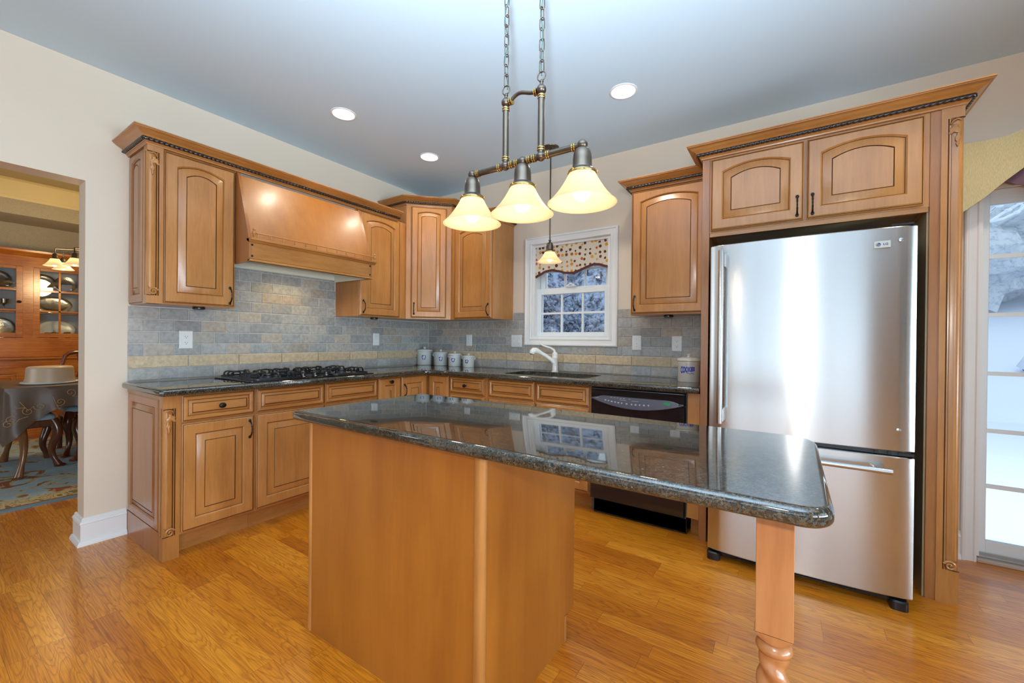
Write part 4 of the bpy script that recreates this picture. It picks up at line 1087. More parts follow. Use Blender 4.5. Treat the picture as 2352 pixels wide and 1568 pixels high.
for x, w in ((2.235, .016), (2.42, .022), (2.50, .022)):
    a = onconsole(x, .70); mb.box(a[0]-w, a[0]+w, a[1]-.0004, a[1]+.0004, a[2]-.0009, a[2]+.0009)
obj('button_print', mb, white_ink, con)
mb = MB(); a = onconsole(2.697, .50); mb.box(a[0]-.019, a[0]+.019, a[1]-.0005, a[1]+.0005, a[2]-.0095, a[2]+.0095); obj('green_sticker', mb, plain('green_label', (.02,.30,.10), .4), con)
obj('toe_plate', MB().box(DX0+.012, DX1+.005, -.585, -.555, .002, .098, .003), black_m, dw)

# ================================================================ OUTLETS AND SWITCHES
def plate(label, F, w, kind, cat):
    t = thing('outlet_plate' if cat == 'outlet' else 'switch_plate', label, cat, F @ Vector((w/2, 0, .057)), 'wall plates on the tile backsplash')
    mb = MB(F); h = .116; mb.rings([[(x, d, z) for x, z in ((i,i),(w-i,i),(w-i,h-i),(i,h-i))] for i, d in ((0,0),(0,.003),(.004,.006))], 0, True, True, True)
    obj('plate', mb, plastic_w, t)
    if kind == 'duplex':
        for z in (.038, .078):
            mb = MB(F); mb.rings([[(w/2+.0165*cos(a)*1.0, d, z+.0150*max(-.85, min(.85, sin(a)*1.15))) for a in [2*pi*k/20 for k in range(20)]] for d in (.006, .0075)], 0, True, True, True)
            r = obj('receptacle', mb, plastic_w, t)
            mb = MB(F); mb.box(w/2-.0075, w/2-.0055, .0072, .0079, z-.002, z+.006); mb.box(w/2+.0055, w/2+.0075, .0072, .0079, z-.002, z+.005); mb.sphere((w/2, .0073, z-.0075), .0028, 8, sc=(1,.25,1))
            obj('slots', mb, slot_m, r)
        return
    for a in ([w/2] if kind == 'toggle' else [w*.27, w*.73] if kind == 'double' else [w/2]):
        mb = MB(F)
        if kind == 'rocker': mb.box(a-.016, a+.016, .006, .0085, .026, .090, .001)
        else: mb.box(a-.005, a+.005, .006, .0075, .046, .070); mb.box(a-.004, a+.004, .006, .017, .058 if a < w/2 else .050, .066 if a < w/2 else .058, .001)
        s = obj('switch', mb, plastic_w, t)
        mb = MB(F)
        for z in (.028, .088): mb.sphere((a, .006, z), .0022, 8, sc=(1,.5,1))
        obj('screws', mb, dgrey, s)
T9 = .0095
plate('white duplex outlet on the tile near the doorway end of the left wall', FA(-2.262, 1.110, T9), .075, 'duplex', 'outlet')
plate('white switch plate on the tile left of the four crocks', FA(-.741, 1.122, T9), .070, 'toggle', 'switch')
plate('white plate on the back wall tile above the row of crocks', FB(.556, 1.121, -T9), .073, 'rocker', 'switch')
plate('white double switch plate on the tile just left of the window', FB(1.114, 1.119, -T9), .118, 'double', 'switch')
plate('white single switch plate on the tile right of the window', FB(2.279, 1.115, -T9), .073, 'toggle', 'switch')
plate('white duplex outlet on the tile above the cookie crock', FB(2.583, 1.113, -T9), .073, 'duplex', 'outlet')

# ================================================================ CROCKS
def crock(label, x, y, r, h, num, facing, mat=stone_w, group='lidded crocks in the corner'):
    t = thing('lidded_crock', label, 'crock', (x, y, .9145), group)
    z = .9145
    mb = MB(); mb.lathe([(r*.94,0),(r*.97,.006),(r*.97,h*.60),(r,h*.66),(r,h*.70),(r*.97,h*.73)], (x, y, z), 36); b = obj('jar', mb, mat, t, sharp=50)
    mb = MB(); mb.lathe([(r*1.00,h*.735),(r*1.06,h*.75),(r*1.06,h*.80),(r*1.00,h*.835),(r*.6,h*.875),(r*.18,h*.89),(r*.14,h*.92),(r*.20,h*.95),(r*.20,h*.985),(r*.12,h),(0,h)], (x, y, z), 36); obj('lid', mb, mat, t, sharp=50)
    u = Vector((-sin(facing), cos(facing), 0))
    for s in (-1, 1):
        c = Vector((x, y, z+h*.66))+u*(s*r*.97); mb = MB()
        mb.tube([c+Vector((0,0,.012)), c+u*(s*.010)+Vector((0,0,.006)), c+u*(s*.012)+Vector((0,0,-.006)), c+Vector((0,0,-.018))], .004, 8); obj('ear_handle', mb, mat, t)
    def wrap(a, b_, d, rr=r*.97+.0006): th = facing+a/rr; return Vector((x+(rr+d)*cos(th), y+(rr+d)*sin(th), z+h*.42+b_))
    if num:
        s = r*.30; P = [(-.85,.85),(-.4,1.0),(0,.92),(.4,1.0),(.85,.85),(.98,.55),(.88,.2),(.80,-.3),(.55,-.95),(-.55,-.95),(-.80,-.3),(-.88,.2),(-.98,.55)]
        mb = MB(); lay = [[wrap(a*s, q*s, d) for a, q in P] for d in (-.0004, .0005)]; mb.rings(lay, 0, True, False, True)
        e = obj('printed_badge', mb, cobalt, b)
        text_obj('badge_number', num, s*1.35, None, mat, e, depth=.0003, wrap=lambda a, q, d: wrap(a, q, d+.0017), bold=.0008)
    return t, wrap, b
cam_dir = lambda x, y: atan2(-3.31-y, 3.33-x)
a0 = cam_dir(.1, -.1)
crock('largest stoneware crock with blue badge 4, leftmost of four', .082, -.135, .079, .192, '4', a0-.10)
crock('second largest stoneware crock with blue badge 3', .285, -.100, .071, .165, '3', a0-.05)
crock('third stoneware crock from the left with blue badge 2', .487, -.108, .066, .152, '2', a0-.35)
crock('smallest stoneware crock with blue badge 1, rightmost of four', .672, -.112, .058, .134, '1', a0-.45)
t, wrap, b = crock('buff cookie crock with blue COOKIES lettering beside the refrigerator panel', 2.752, -.262, .0745, .190, None, cam_dir(2.752, -.262)-.12, stone_b, None)
text_obj('cookies_lettering', 'COOKIES', .036, None, cobalt, b, depth=.0002, wrap=lambda a, q, d: wrap(a*.62, q*(1.35-.25*(a/.045)) + .004 + (a*.06), d+.0002), bold=.0018)
mb = MB(); R = []
for k in range(13):
    a = -.004+.046*k/12; q = -.021+.004*sin(k*.9); R.append([wrap(a, q-.0018, -.0002), wrap(a, q+.0018, -.0002), wrap(a, q+.0018, .0006), wrap(a, q-.0018, .0006)])
mb.rings(R, 0, True, True, True); obj('flourish', mb, cobalt, b)

# ================================================================ ROMAN VALANCE
def wave(x):
    pts = [(1.345,1.756),(1.40,1.778),(1.47,1.806),(1.53,1.812),(1.60,1.796),(1.67,1.776),(1.74,1.770),(1.80,1.786),(1.87,1.812),(1.935,1.828),(1.985,1.822),(2.03,1.806),(2.085,1.792)]
    if x <= pts[0][0]: return pts[0][1]
    for (a, za), (b_, zb) in zip(pts, pts[1:]):
        if x <= b_: s = (x-a)/(b_-a); s = s*s*(3-2*s)*.5+s*.5; return za+(zb-za)*s
    return pts[-1][1]
rv = thing('window_valance', 'cream harvest-print roman valance with wavy maroon hem in the sink window', 'valance', (1.71, .012, 2.06))
def valance(z_top, z_bot, y, t, n=44):
    mb = MB(); R = []
    for k in range(n+1):
        x = 1.334+(2.088-1.334)*k/n; yy = y+.004*sin(k*.55)
        R.append([(x, yy, z_bot(x)), (x, yy-t, z_bot(x)), (x, y-t, z_top(x)), (x, y, z_top(x))])
    mb.rings(R, 0, True, True, True); return mb
obj('fabric', valance(lambda x: 2.058, lambda x: wave(x)+.020, .020, .006), valance_m, rv, sharp=50)
obj('hem_binding', valance(lambda x: wave(x)+.021, lambda x: wave(x), .021, .008), maroon, rv, sharp=50)
# ---- swag valance over the glass door
sw = thing('door_valance', 'gold linen swag valance with plum underlay above the glass door', 'valance', (5.04, -.06, 2.2))
def gold_bottom(x):
    pts = [(4.00,1.828),(4.085,1.890),(4.167,1.956),(4.243,2.032),(4.305,2.087),(4.42,2.150),(4.60,2.19)]
    for (a, za), (b_, zb) in zip(pts, pts[1:]):
        if x <= b_: return za+(zb-za)*(x-a)/(b_-a)
    return pts[-1][1]
def cloth_piece(x0, x1, top, bot, y, n=30, mir=False):
    mb = MB(); R = []
    for k in range(n+1):
        x = x0+(x1-x0)*k/n; w = .004*sin(k*.8); X = 10.08-x if mir else x
        m = (top(x)+bot(x))/2
        R.append([(X, y+w, bot(x)), (X, y-.006+w, bot(x)), (X, y-.010-w*.3, m), (X, y-.004, top(x)), (X, y+.002, top(x)), (X, y-.002, m)])
    mb.rings(R, 0, True, True, True); return mb
top = lambda x: 2.258+(.022*sin(min(1, max(0, (x-4.24)/.14))*pi) if x > 4.24 else 0)
obj('gold_swag', cloth_piece(4.01, 4.60, top, gold_bottom, -.118), linen, sw, sharp=60)
obj('gold_swag', cloth_piece(4.01, 4.60, top, gold_bottom, -.118, mir=True), linen, sw, sharp=60)
obj('plum_swag', cloth_piece(4.18, 5.90, lambda x: 2.25, lambda x: 2.08-.25*max(0, sin((x-4.18)/1.72*pi))**.8, -.095, n=50), plum, sw, sharp=60)
obj('mounting_board', MB().box(4.02, 6.06, -.092, -.022, 2.20, 2.245), trim_m, sw)
# ================================================================ CEILING DOWNLIGHTS
for x, y, lab in ((.762, -1.583, 'lit recessed ceiling downlight above the cooktop counter, nearest the doorway'),
                  (.775, -.778, 'lit recessed ceiling downlight over the inside corner of the counters'),
                  (2.457, -.800, 'lit recessed ceiling downlight above the dishwasher counter, right of the pendant'),
                  (4.140, -.800, 'added ceiling downlight out of view before the glass door, brightening that side')):  # lamp added out of view to brighten the right-hand wall and floor
    t = thing('recessed_downlight', lab, 'light', (x, y, H))
    mb = MB(); mb.lathe([(.083,.0),(.083,-.003),(.076,-.0055),(.071,-.004),(.069,0)], (x, y, H), 40, cap=False); obj('trim_ring', mb, trim_m, t, sharp=50)
    mb = MB(); mb.lathe([(.0705,-.0015),(.0705,-.0008),(0,-.0008)], (x, y, H), 40, cap=True); obj('reflector', mb, can_m, t)
    spot('downlight', (x, y, H-.015), 26, (1,.88,.70), 140, .7, .06)

# ================================================================ PENDANTS
def shade(parent, c, R, Hh, th=.0035):
    """bell shade hanging below c (c = centre of the fitter ring)"""
    pr = [(.38,.02),(.40,-.05),(.465,-.20),(.55,-.37),(.645,-.54),(.76,-.72),(.885,-.88),(1.0,-1.0)]
    P = [(R*a, Hh*b) for a, b in pr]+[(R*a-th, Hh*b+(.0005 if i == len(pr)-1 else .001)) for i, (a, b) in list(enumerate(pr))[::-1]]
    mb = MB(); mb.lathe(P, c, 40, cap=False); return obj('glass_shade', mb, shade_m, parent, sharp=60)
def socket(parent, c, s, Hh):
    mb = MB(); mb.lathe([(q*s, z*s) for q, z in ((.007,.090),(.009,.086),(.017,.083),(.025,.075),(.0295,.062),(.0315,.045),(.032,.022),(.034,.014),(.041,.009),(.0465,.004),(.047,-.004),(.044,-.007),(0,-.007))], c, 28); k = obj('socket_cup', mb, pewter, parent, sharp=40)
    mb = MB(); mb.lathe([(.047*s,-.005*s),(.0485*s,-.002*s),(.0475*s,.001*s),(.045*s,.001*s),(.045*s,-.005*s)], c, 28, cap=False)
    for a in (.3, 2.4, 4.5): mb.sphere((c[0]+.050*s*cos(a), c[1]+.050*s*sin(a), c[2]), .004*s, 8)
    obj('brass_fitter', mb, brass, k, sharp=50)
def bulb(parent, c, r, col=None):
    mb = MB(); mb.lathe([(.012,.075),(.014,.055),(r*.75,.03),(r,.005),(r*.97,-.012),(r*.7,-.028),(r*.3,-.036),(0,-.037)], c, 24); return obj('bulb', mb, bulb_m, parent)
LYY = -2.05
isw = thing('island_pendant_light', 'three-shade bronze bar pendant light hanging on chains over the island', 'pendant light', (2.522, LYY, 1.83))
AZ = 1.829
mb = MB()
mb.tube([(2.300, LYY, AZ), (2.745, LYY, AZ)], .0115, 20)
for x in (2.291, 2.754): mb.sphere((x, LYY, AZ+.001), .0175, 16)
for x in (2.447, 2.522, 2.597): mb.sphere((x, LYY, AZ), .0165, 16); 
for x in (2.447, 2.597):
    mb.tube([(x, LYY, AZ+.01), (x, LYY, 2.045)], .0118, 20); mb.sphere((x, LYY, 2.062), .0175, 16)
    mb.lathe([(.008,.014),(.006,.022),(.008,.027),(.005,.032)], (x, LYY, 2.062), 16)
S = []
for k in range(21):
    t = k/20; S.append((2.447+.018+(.150-.036)*t, LYY, 2.060+.020*(3*t*t-2*t**3)*0+.016*max(0, sin(pi*t))+.006*sin(2*pi*t)))
S[0] = (2.465, LYY, 2.060); S[-1] = (2.579, LYY, 2.060)
mb.tube(S, .0068, 12)
obj('bar_frame', mb, pewter, isw, sharp=50)
mb = MB()
def rb(c, ax, r=.0135):
    M = Matrix.Translation(c) @ (Matrix.Rotation(pi/2, 4, 'Y') if ax == 'x' else Matrix.Identity(4))
    for d in (-.004, .004): mb.lathe([(.010,d-.0022),(r,d-.0018),(r+.0008,d),(r,d+.0018),(.010,d+.0022)], seg=20, M=M)
rl = [((x, LYY, AZ), 'x', .0135) for x in (2.318, 2.420, 2.474, 2.497, 2.549, 2.570, 2.626, 2.724)]+[((x, LYY, z), 'z', .0135) for x in (2.447, 2.597) for z in (AZ+.026, 2.036)]+[((x, LYY, 2.060), 'x', .0125) for x in (2.470, 2.574)]
for q in rl: mb = MB(); rb(*q); obj('brass_ring', mb, brass, isw, sharp=50)
for x in (2.447, 2.597):
    mb = MB(); zc = 2.062+.046
    mb.tube([(x+.016*cos(a), LYY, zc+.016*sin(a)) for a in [2*pi*k/20 for k in range(20)]], .0022, 8, closed=True)
    z = zc+.014; k = 0
    while z < H-.05:
        L = .044; r = .0085; P = []
        for j in range(16):
            a = 2*pi*j/16; dx = r*cos(a); dz = (L/2-r)*(1 if sin(a) > 0 else -1)*min(1, abs(sin(a))*3)+r*sin(a)
            P.append((x+(dx if k % 2 == 0 else dx*.15), LYY+(dx*.15 if k % 2 == 0 else dx), z+L/2+dz))
        mb.tube(P, .0019, 6, closed=True); z += L-.0075; k += 1
    obj('chain', mb, pewter, isw, sharp=60)
    mb = MB(); mb.tube([(x+.006*sin(zz*38+x*9), LYY+.006*cos(zz*38), zz) for zz in [2.11+.012*i for i in range(int((H-.03-2.11)/.012))]], .0021, 6); obj('power_cord', mb, cord_m, isw)
    mb = MB(); mb.lathe([(.010,-.045),(.016,-.040),(.052,-.016),(.060,-.006),(.060,0)], (x, LYY, H), 28); obj('ceiling_canopy', mb, pewter, isw)
for x in (2.291, 2.522, 2.754):
    c = (x, LYY, 1.738)
    socket(isw, c, .98, 0); shade(isw, (x, LYY, 1.736), .113, .098); bulb(isw, (x, LYY, 1.682), .030)
    point('bulb_light', (x, LYY, 1.668), 9, (1,.76,.46), .028)
pl = thing('mini_pendant_light', 'small single-shade pendant light on a thin rod in front of the sink window', 'pendant light', (1.722, -.378, 1.82))
px, py = 1.722, -.378
mb = MB(); mb.lathe([(.0,-.030),(.010,-.030),(.014,-.022),(.052,-.012),(.064,-.006),(.066,0)], (px, py, H), 32); obj('ceiling_canopy', mb, pewter, pl)
mb = MB(); mb.tube([(px, py, H-.028), (px, py, 1.985)], .0055, 12); mb.sphere((px, py, 1.985), .011, 12); mb.lathe([(.010,-.05),(.012,-.04),(.006,-.03)], (px, py, H-.0), 14); obj('rod', mb, pewter, pl, sharp=50)
socket(pl, (px, py, 1.897), .88, 0); shade(pl, (px, py, 1.895), .100, .080); bulb(pl, (px, py, 1.850), .024)
point('bulb_light', (px, py, 1.838), 6.5, (1,.74,.42), .024)

# ================================================================ DINING ROOM
rg = thing('area_rug', 'blue floral wool rug under the dining table', 'rug', (-2.4, -2.6, 0))
RA = (-3.86, -1.025, -4.8, -1.25)
def fr(i0, i1, z, mat, name):
    mb = MB()
    a, b = [(RA[0]+i0, RA[2]+i0), (RA[1]-i0, RA[2]+i0), (RA[1]-i0, RA[3]-i0), (RA[0]+i0, RA[3]-i0)], [(RA[0]+i1, RA[2]+i1), (RA[1]-i1, RA[2]+i1), (RA[1]-i1, RA[3]-i1), (RA[0]+i1, RA[3]-i1)]
    mb.rings([[(x, y, 0) for x, y in a], [(x, y, z) for x, y in a], [(x, y, z) for x, y in b], [(x, y, 0) for x, y in b]], 0, True); obj(name, mb, mat, rg)
fr(0, .045, .010, rug_blue, 'edge_band'); fr(.045, .06, .011, rug_red, 'cord_band'); fr(.06, .235, .010, rugb_m, 'floral_border')
obj('field', MB().box(RA[0]+.235, RA[1]-.235, RA[2]+.235, RA[3]-.235, 0, .010), rug_m, rg)
def cabriole(name, parent, foot, top, out, mat, r=.030):
    """S-curved leg from top (x,y,z) to foot (x,y,z); out = horizontal direction of the knee and toe"""
    o = Vector((out[0], out[1], 0)).normalized(); F_ = Vector(foot); T_ = Vector(top); pts = []; rr = []
    for k in range(15):
        t = k/14; p = T_.lerp(F_, t); s = .030*sin(pi*min(1, t/.45))*(1 if t < .45 else 0)-.022*sin(pi*max(0, (t-.45)/.42))*(1 if t < .87 else 0)
        if t >= .87: s = .022*(t-.87)/.13
        pts.append(p+o*s); rr.append(r*(1.15-.15*t) if t < .3 else r*(1.10-.95*(t-.3)) if t < .86 else r*(.60+(t-.86)*3))
    pts[-1] = pts[-1]+Vector((0,0,.0)); mb = MB(); mb.tube(pts, rr, 12, up=(o.x, o.y, 0)); c = pts[-1]+o*.008
    mb.lathe([(r*.8,.018),(r*1.1,.012),(r*1.0,0)], (c.x, c.y, foot[2]), 14, sx=1.1); return obj(name, mb, mat, parent, sharp=60)
dt = thing('dining_table', 'wooden dining table with curved legs under a brown cloth', 'table', (-2.32, -2.0, .01))
TT = (-2.78, -1.86, -2.80, -1.05)
obj('tabletop', MB().box(TT[0], TT[1], TT[2], TT[3], .730, .755, .008), mahog_b, dt)
obj('apron', MB().box(TT[0]+.06, TT[1]-.06, TT[2]+.06, TT[3]-.06, .645, .730), mahog_b, dt)
for (x, y) in ((TT[1]-.085, TT[2]+.10), (TT[0]+.085, TT[2]+.10), (TT[1]-.085, TT[3]-.10), (TT[0]+.085, TT[3]-.10)):
    cabriole('leg', dt, (x+(.02 if x > -2.3 else -.02), y-.01 if y < -2 else y+.01, .0105), (x, y, .70), (1 if x > -2.3 else -1, -1 if y < -2 else 1), mahog_b, .031)
# cloth with hanging corners and folds
tc_ = thing('tablecloth', 'brown satin tablecloth with gold scroll embroidery hanging over the dining table', 'tablecloth', (-2.32, -2.0, .756))
mb = MB(); cx0, cx1, cy0, cy1 = TT[0]-.004, TT[1]+.004, TT[2]-.004, TT[3]+.004
per = []
def edge_pts(a, b, n):
    return [(a[0]+(b[0]-a[0])*k/n, a[1]+(b[1]-a[1])*k/n) for k in range(n)]
cor = [(cx1, cy0), (cx1, cy1), (cx0, cy1), (cx0, cy0)]
for i in range(4): per += edge_pts(cor[i], cor[(i+1) % 4], 44 if i % 2 == 0 else 26)
def drop(x, y):
    dmin = min(hypot(x-a, y-b) for a, b in cor); return .180+.28*max(0, 1-dmin/.30)**1.3
npz = 8; R = [[(x, y, .762) for x, y in [(min(max(p[0], cx0+.03), cx1-.03), min(max(p[1], cy0+.03), cy1-.03)) for p in per]]]
for k in range(npz+1):
    t = k/npz; ring = []
    for i, (x, y) in enumerate(per):
        nx = (1 if x >= cx1-1e-6 else -1 if x <= cx0+1e-6 else 0); ny = (1 if y >= cy1-1e-6 else -1 if y <= cy0+1e-6 else 0)
        l = hypot(nx, ny) or 1; dmin = min(hypot(x-a, y-b) for a, b in cor)
        fold = .014*sin(i*1.15)*t*(1+1.2*max(0, 1-dmin/.35))+.012*t+.003
        ring.append((x+nx/l*fold, y+ny/l*fold, .760-drop(x, y)*t-(.002 if k else 0)))
    R.append(ring)
mb.rings(R, 0, True); Rt = R[0]
f = mb.bm.faces.new([mb.bm.verts.new(p) for p in Rt])
cl = obj('cloth', mb, satin, tc_, sharp=80)
mb = MB(); rnd = random.Random(3)
for k in range(9):
    y = -2.86+.085*k+rnd.uniform(-.02, .02) if k else -2.79; z = rnd.uniform(.60, .70) if k > 2 else rnd.uniform(.42, .66); X = cx1+.040
    P = []
    for j in range(22):
        a = j*.42; rad = .034*(1-j/24); P.append((X+.002*sin(j), y+rad*cos(a+k), z+rad*sin(a+k)))
    mb.tube(P, .0018, 5); mb.tube([(X, y+.034*cos(k), z+.034*sin(k)), (X+.001, y+.07*cos(k+.6), z+.06*sin(k+.6)), (X, y+.11*cos(k+.3), z+.05)], .0018, 5)
obj('gold_embroidery', mb, gold_th, tc_, sharp=80)
cc = thing('cake_carrier', 'frosted plastic cake carrier with white base on the dining table', 'cake carrier', (-2.16, -2.515, .763))
kx, ky, kz = -2.175, -2.512, .7635
mb = MB(); mb.lathe([(.165,0),(.178,.004),(.182,.012),(.176,.016),(.150,.014),(0,.014)], (kx, ky, kz), 48); obj('base_plate', mb, plastic_w, cc)
mb = MB(); mb.lathe([(.158,.0145),(.158,.022),(.151,.05),(.146,.13),(.142,.142),(.134,.148),(.120,.150),(0,.151)], (kx, ky, kz), 48); obj('cover', mb, cake_m, cc, sharp=50)
def dining_chair(label, loc, rz):
    """faces local +x; seat centre at origin"""
    t = thing('dining_chair', label, 'chair', (0,0,0.0105), 'dining chairs around the table')
    mb = MB(); mb.rings([[(x, y, z) for x, y in rrect(-.21+i, .23-i, -.22+i*1.0, .22-i*1.0, .05, 4)] for i, z in ((.002,.435),(.0,.455),(.012,.478),(.05,.488))], 0, True, True, True); obj('seat_cushion', mb, seat_fab, t, sharp=60)
    mb = MB(); mb.box(-.22, .235, -.225, .225, .375, .436, .006); obj('seat_rail', mb, mahog, t)
    for sx, sy in ((1,-1),(1,1)): cabriole('leg', t, (.225, sy*.215, .0108), (.205, sy*.195, .43), (1, sy*.6), mahog, .032)
    for sy in (-1, 1):
        mb = MB(); mb.tube([(-.27, sy*.19, .0108),(-.225, sy*.19, .22),(-.205, sy*.19, .43),(-.215, sy*.19, .65),(-.250, sy*.185, .86),(-.27, sy*.150, .985)], [.020,.018,.022,.018,.017,.018], 10); obj('rear_leg', mb, mahog, t, sharp=60)
    mb = MB(); mb.tube([(-.270, -.150, .975),(-.276, -.12, 1.003),(-.280,-.07,1.012),(-.280,0,1.005),(-.280,.07,1.012),(-.276,.12,1.003),(-.270,.150,.975)], [.018,.020,.022,.024,.022,.020,.017], 10); obj('crest_rail', mb, mahog, t, sharp=60)
    mb = MB(); mb.prism([(-.035,.44),(.035,.44),(.045,.60),(.07,.75),(.05,.86),(.075,1.0),(-.075,1.0),(-.05,.86),(-.07,.75),(-.045,.60)], -.262, -.248, axes='yz'); obj('back_splat', mb, mahog, t)
    t.location = (loc[0], loc[1], .0105); t.rotation_euler = (0,0,rz); return t
ch = dining_chair('mahogany dining chair with pale blue seat tucked under the near corner of the tablecloth', (-2.385, -2.70), pi/2)
# legs are written in world space, so build all chairs about their own origin first
for o, lab, loc, rz in ((None, 'mahogany dining chair on the china cabinet side, its arched back rising behind the cake carrier', (-2.765, -2.13), 0.0),
                        (None, 'mahogany dining chair nearest the doorway wall, only its front leg showing past the jamb', (-2.02, -2.115), pi)):
    dup(ch, (loc[0], loc[1], .0105), lab, rotz=rz)

# china cabinet
cb_ = thing('china_cabinet', 'tall tiger maple china cabinet with glazed doors full of silver', 'cabinet', (-4.2, -2.2, 0))
KX = -4.05; KX0 = -4.44; Y0, Y1 = -3.45, -1.30
mb = MB(); mb.box(KX0, KX0+.015, Y0, Y1, .92, 2.10, mat=1); mb.box(KX0+.015, KX-.022, Y0, Y0+.02, .92, 2.10); mb.box(KX0+.015, KX-.022, Y1-.02, Y1, .92, 2.10)
mb.box(KX0+.015, KX-.022, Y0+.02, Y1-.02, 2.03, 2.10); mb.box(KX0+.015, KX-.022, Y0+.02, Y1-.02, 1.13, 1.15)
for z in (1.455, 1.725): mb.box(KX0+.015, KX-.03, Y0+.02, Y1-.02, z-.008, z+.008)
for y0, y1 in ((-2.458,-2.378),(-3.36,-3.28),(-1.88,-1.80),(Y0,-3.43),(-1.32,Y1)): mb.box(KX-.022, KX-.002, y0, y1, 1.15, 2.03)
mb.box(KX-.022, KX, Y0, Y1, 1.985, 2.10); mb.box(KX-.022, KX, Y0, Y1, .935, 1.158)
obj('upper_case', mb, [cherry, cab_in], cb_)
def gdoor(y0, y1, knob_right=True, fr_=.052):
    F = FA(y0, 1.162, KX-.018); w = y1-y0; h = .820; mb = MB(F); s = fr_
    mb.box(0, s, 0, .020, 0, h, .002); mb.box(w-s, w, 0, .020, 0, h, .002); mb.box(s, w-s, 0, .020, 0, s, .002); mb.box(s, w-s, 0, .020, h-.032, h, .002)
    mb.box(w/2-.009, w/2+.009, .004, .018, s, h-.032)
    for z in (1.475-1.162, 1.712-1.162): mb.box(s, w-s, .004, .018, z-.009, z+.009)
    d = obj('door', mb, cherry, cb_); g = MB(F); g.box(s, w-s, .008, .011, s, h-.032); obj('pane', g, glass, d, sharp=None)
    knob(d, F @ Matrix.Translation((w-.03 if knob_right else .03, .020, .41)))
gdoor(-2.378, -1.955); gdoor(-2.880, -2.458); gdoor(-3.28, -2.885, False)
gdoor(-1.80, -1.33)
mb = MB(); sweep(mb, [(KX0, Y0), (KX, Y0), (KX, Y1), (KX0, Y1)], [(-.02,2.085),(.004,2.085),(.008,2.10),(.02,2.108),(.03,2.13),(.055,2.15),(.06,2.172),(-.02,2.172)]); mb.box(KX0, KX, Y0+.01, Y1-.01, 2.10, 2.165)
obj('cornice', mb, cherry, cb_)
mb = MB(); mb.box(KX0, KX+.12, Y0-.02, Y1+.02, .908, .932, .005); obj('ledge', mb, cherry, cb_)
mb = MB(); mb.box(KX0, KX+.095, Y0, Y1, .10, .908); mb.box(KX0, KX+.105, Y0-.01, Y1+.01, 0, .10, .004); obj('lower_case', mb, cherry, cb_)
for y0 in (-3.36, -2.88, -2.36, -1.86):
    d = obj('door', door_mesh(.44, .66, FA(y0, .16, KX+.095), 0, .07, slab=.018), [cherry, glaze], cb_, sharp=25); knob(d, FA(y0+.40, .56, KX+.113))
# silver and china on its shelves
def plate_obj(kind, label, cat, y, z, r, mat, tilt=12, oval=1.0, x=-4.32, group=None):
    M = Matrix.Translation((x, y, z)) @ Matrix.Rotation(radians(90-tilt), 4, 'Y')
    mb = MB(M); mb.lathe([(r*.55,.0),(r*.60,.004),(r*.72,.006),(r*.98,.014),(r,.017),(r*.97,.018),(r*.70,.011),(r*.55,.008),(0,.008)], (-r*1.0, 0, 0), 32, sy=oval); return tag(obj(kind, mb, mat, loc=(x, y, z)), label, cat, group)
Z1, Z2, Z3 = 1.1505, 1.4635, 1.7335
plate_obj('silver_tray', 'round silver tray standing behind the top left panes of the right cabinet door', 'tray', -2.265, Z3, .105, silver_m)
plate_obj('silver_tray', 'round silver tray standing in the top right pane, behind the blue box', 'tray', -2.075, Z3, .100, silver_m)
plate_obj('silver_platter', 'dark oval silver platter across the middle panes of the right cabinet door', 'platter', -2.175, Z2, .105, silver_m, oval=1.55)
plate_obj('silver_platter', 'large oval silver-rimmed platter behind the teapot in the bottom panes', 'platter', -2.15, Z1, .110, china_w, oval=1.5)
plate_obj('silver_plate', 'silver scalloped plate in the lower pane of the left cabinet door', 'plate', -2.60, Z1, .120, silver_m)
plate_obj('silver_tray', 'silver tray in the top pane of the left cabinet door', 'tray', -2.62, Z3, .105, silver_m)
def hollow(kind, label, cat, y, z, prof, mat, x=-4.20, group=None, extra=None, sx=1, sy=1):
    mb = MB(); mb.lathe(prof, (x, y, z), 24, sx=sx, sy=sy)
    if extra: extra(mb, x, y, z)
    return tag(obj(kind, mb, mat, loc=(x, y, z)), label, cat, group)
def pot_extra(mb, x, y, z):
    mb.tube([(x, y+.045, z+.03),(x, y+.075, z+.045),(x, y+.085, z+.075)], [.010,.007,.005], 8); mb.tube([(x, y-.045, z+.07),(x, y-.075, z+.068),(x, y-.08, z+.04),(x, y-.045, z+.025)], .004, 8)
hollow('teapot', 'small silver teapot on the bottom shelf of the china cabinet', 'teapot', -2.19, Z1, [(.025,0),(.030,.004),(.050,.025),(.055,.045),(.045,.070),(.020,.080),(.006,.086),(.009,.094),(0,.098)], silver_m, extra=pot_extra)
hollow('creamer', 'silver creamer right of the teapot on the bottom shelf', 'jug', -2.075, Z1, [(.018,0),(.020,.004),(.030,.025),(.026,.06),(.030,.08),(.027,.08),(.022,.055),(0,.02)], silver_m)
for k, y in enumerate((-2.66, -2.585)):
    hollow('goblet', ('silver goblet in the middle pane of the left cabinet door, the nearer to the hinge', 'silver goblet in the middle pane of the left cabinet door, the nearer to the knob')[k], 'goblet', y, Z2, [(.030,0),(.028,.003),(.006,.010),(.005,.06),(.012,.075),(.034,.095),(.040,.14),(.037,.14),(.030,.10),(0,.085)], silver_m, group='silver goblets in the left glazed door')
hollow('gravy_boat', 'gold-lit sauce dish in the top pane of the left cabinet door', 'dish', -2.585, Z3, [(.03,0),(.032,.01),(.06,.04),(.07,.055),(.066,.055),(.03,.02),(0,.015)], silver_m)
mb = MB(); mb.box(-4.22, -4.12, -2.145, -2.052, Z3, Z3+.085, .003); tag(obj('blue_box', mb, china_b, loc=(-4.17, -2.10, Z3)), 'blue patterned box on the top shelf of the china cabinet', 'box')
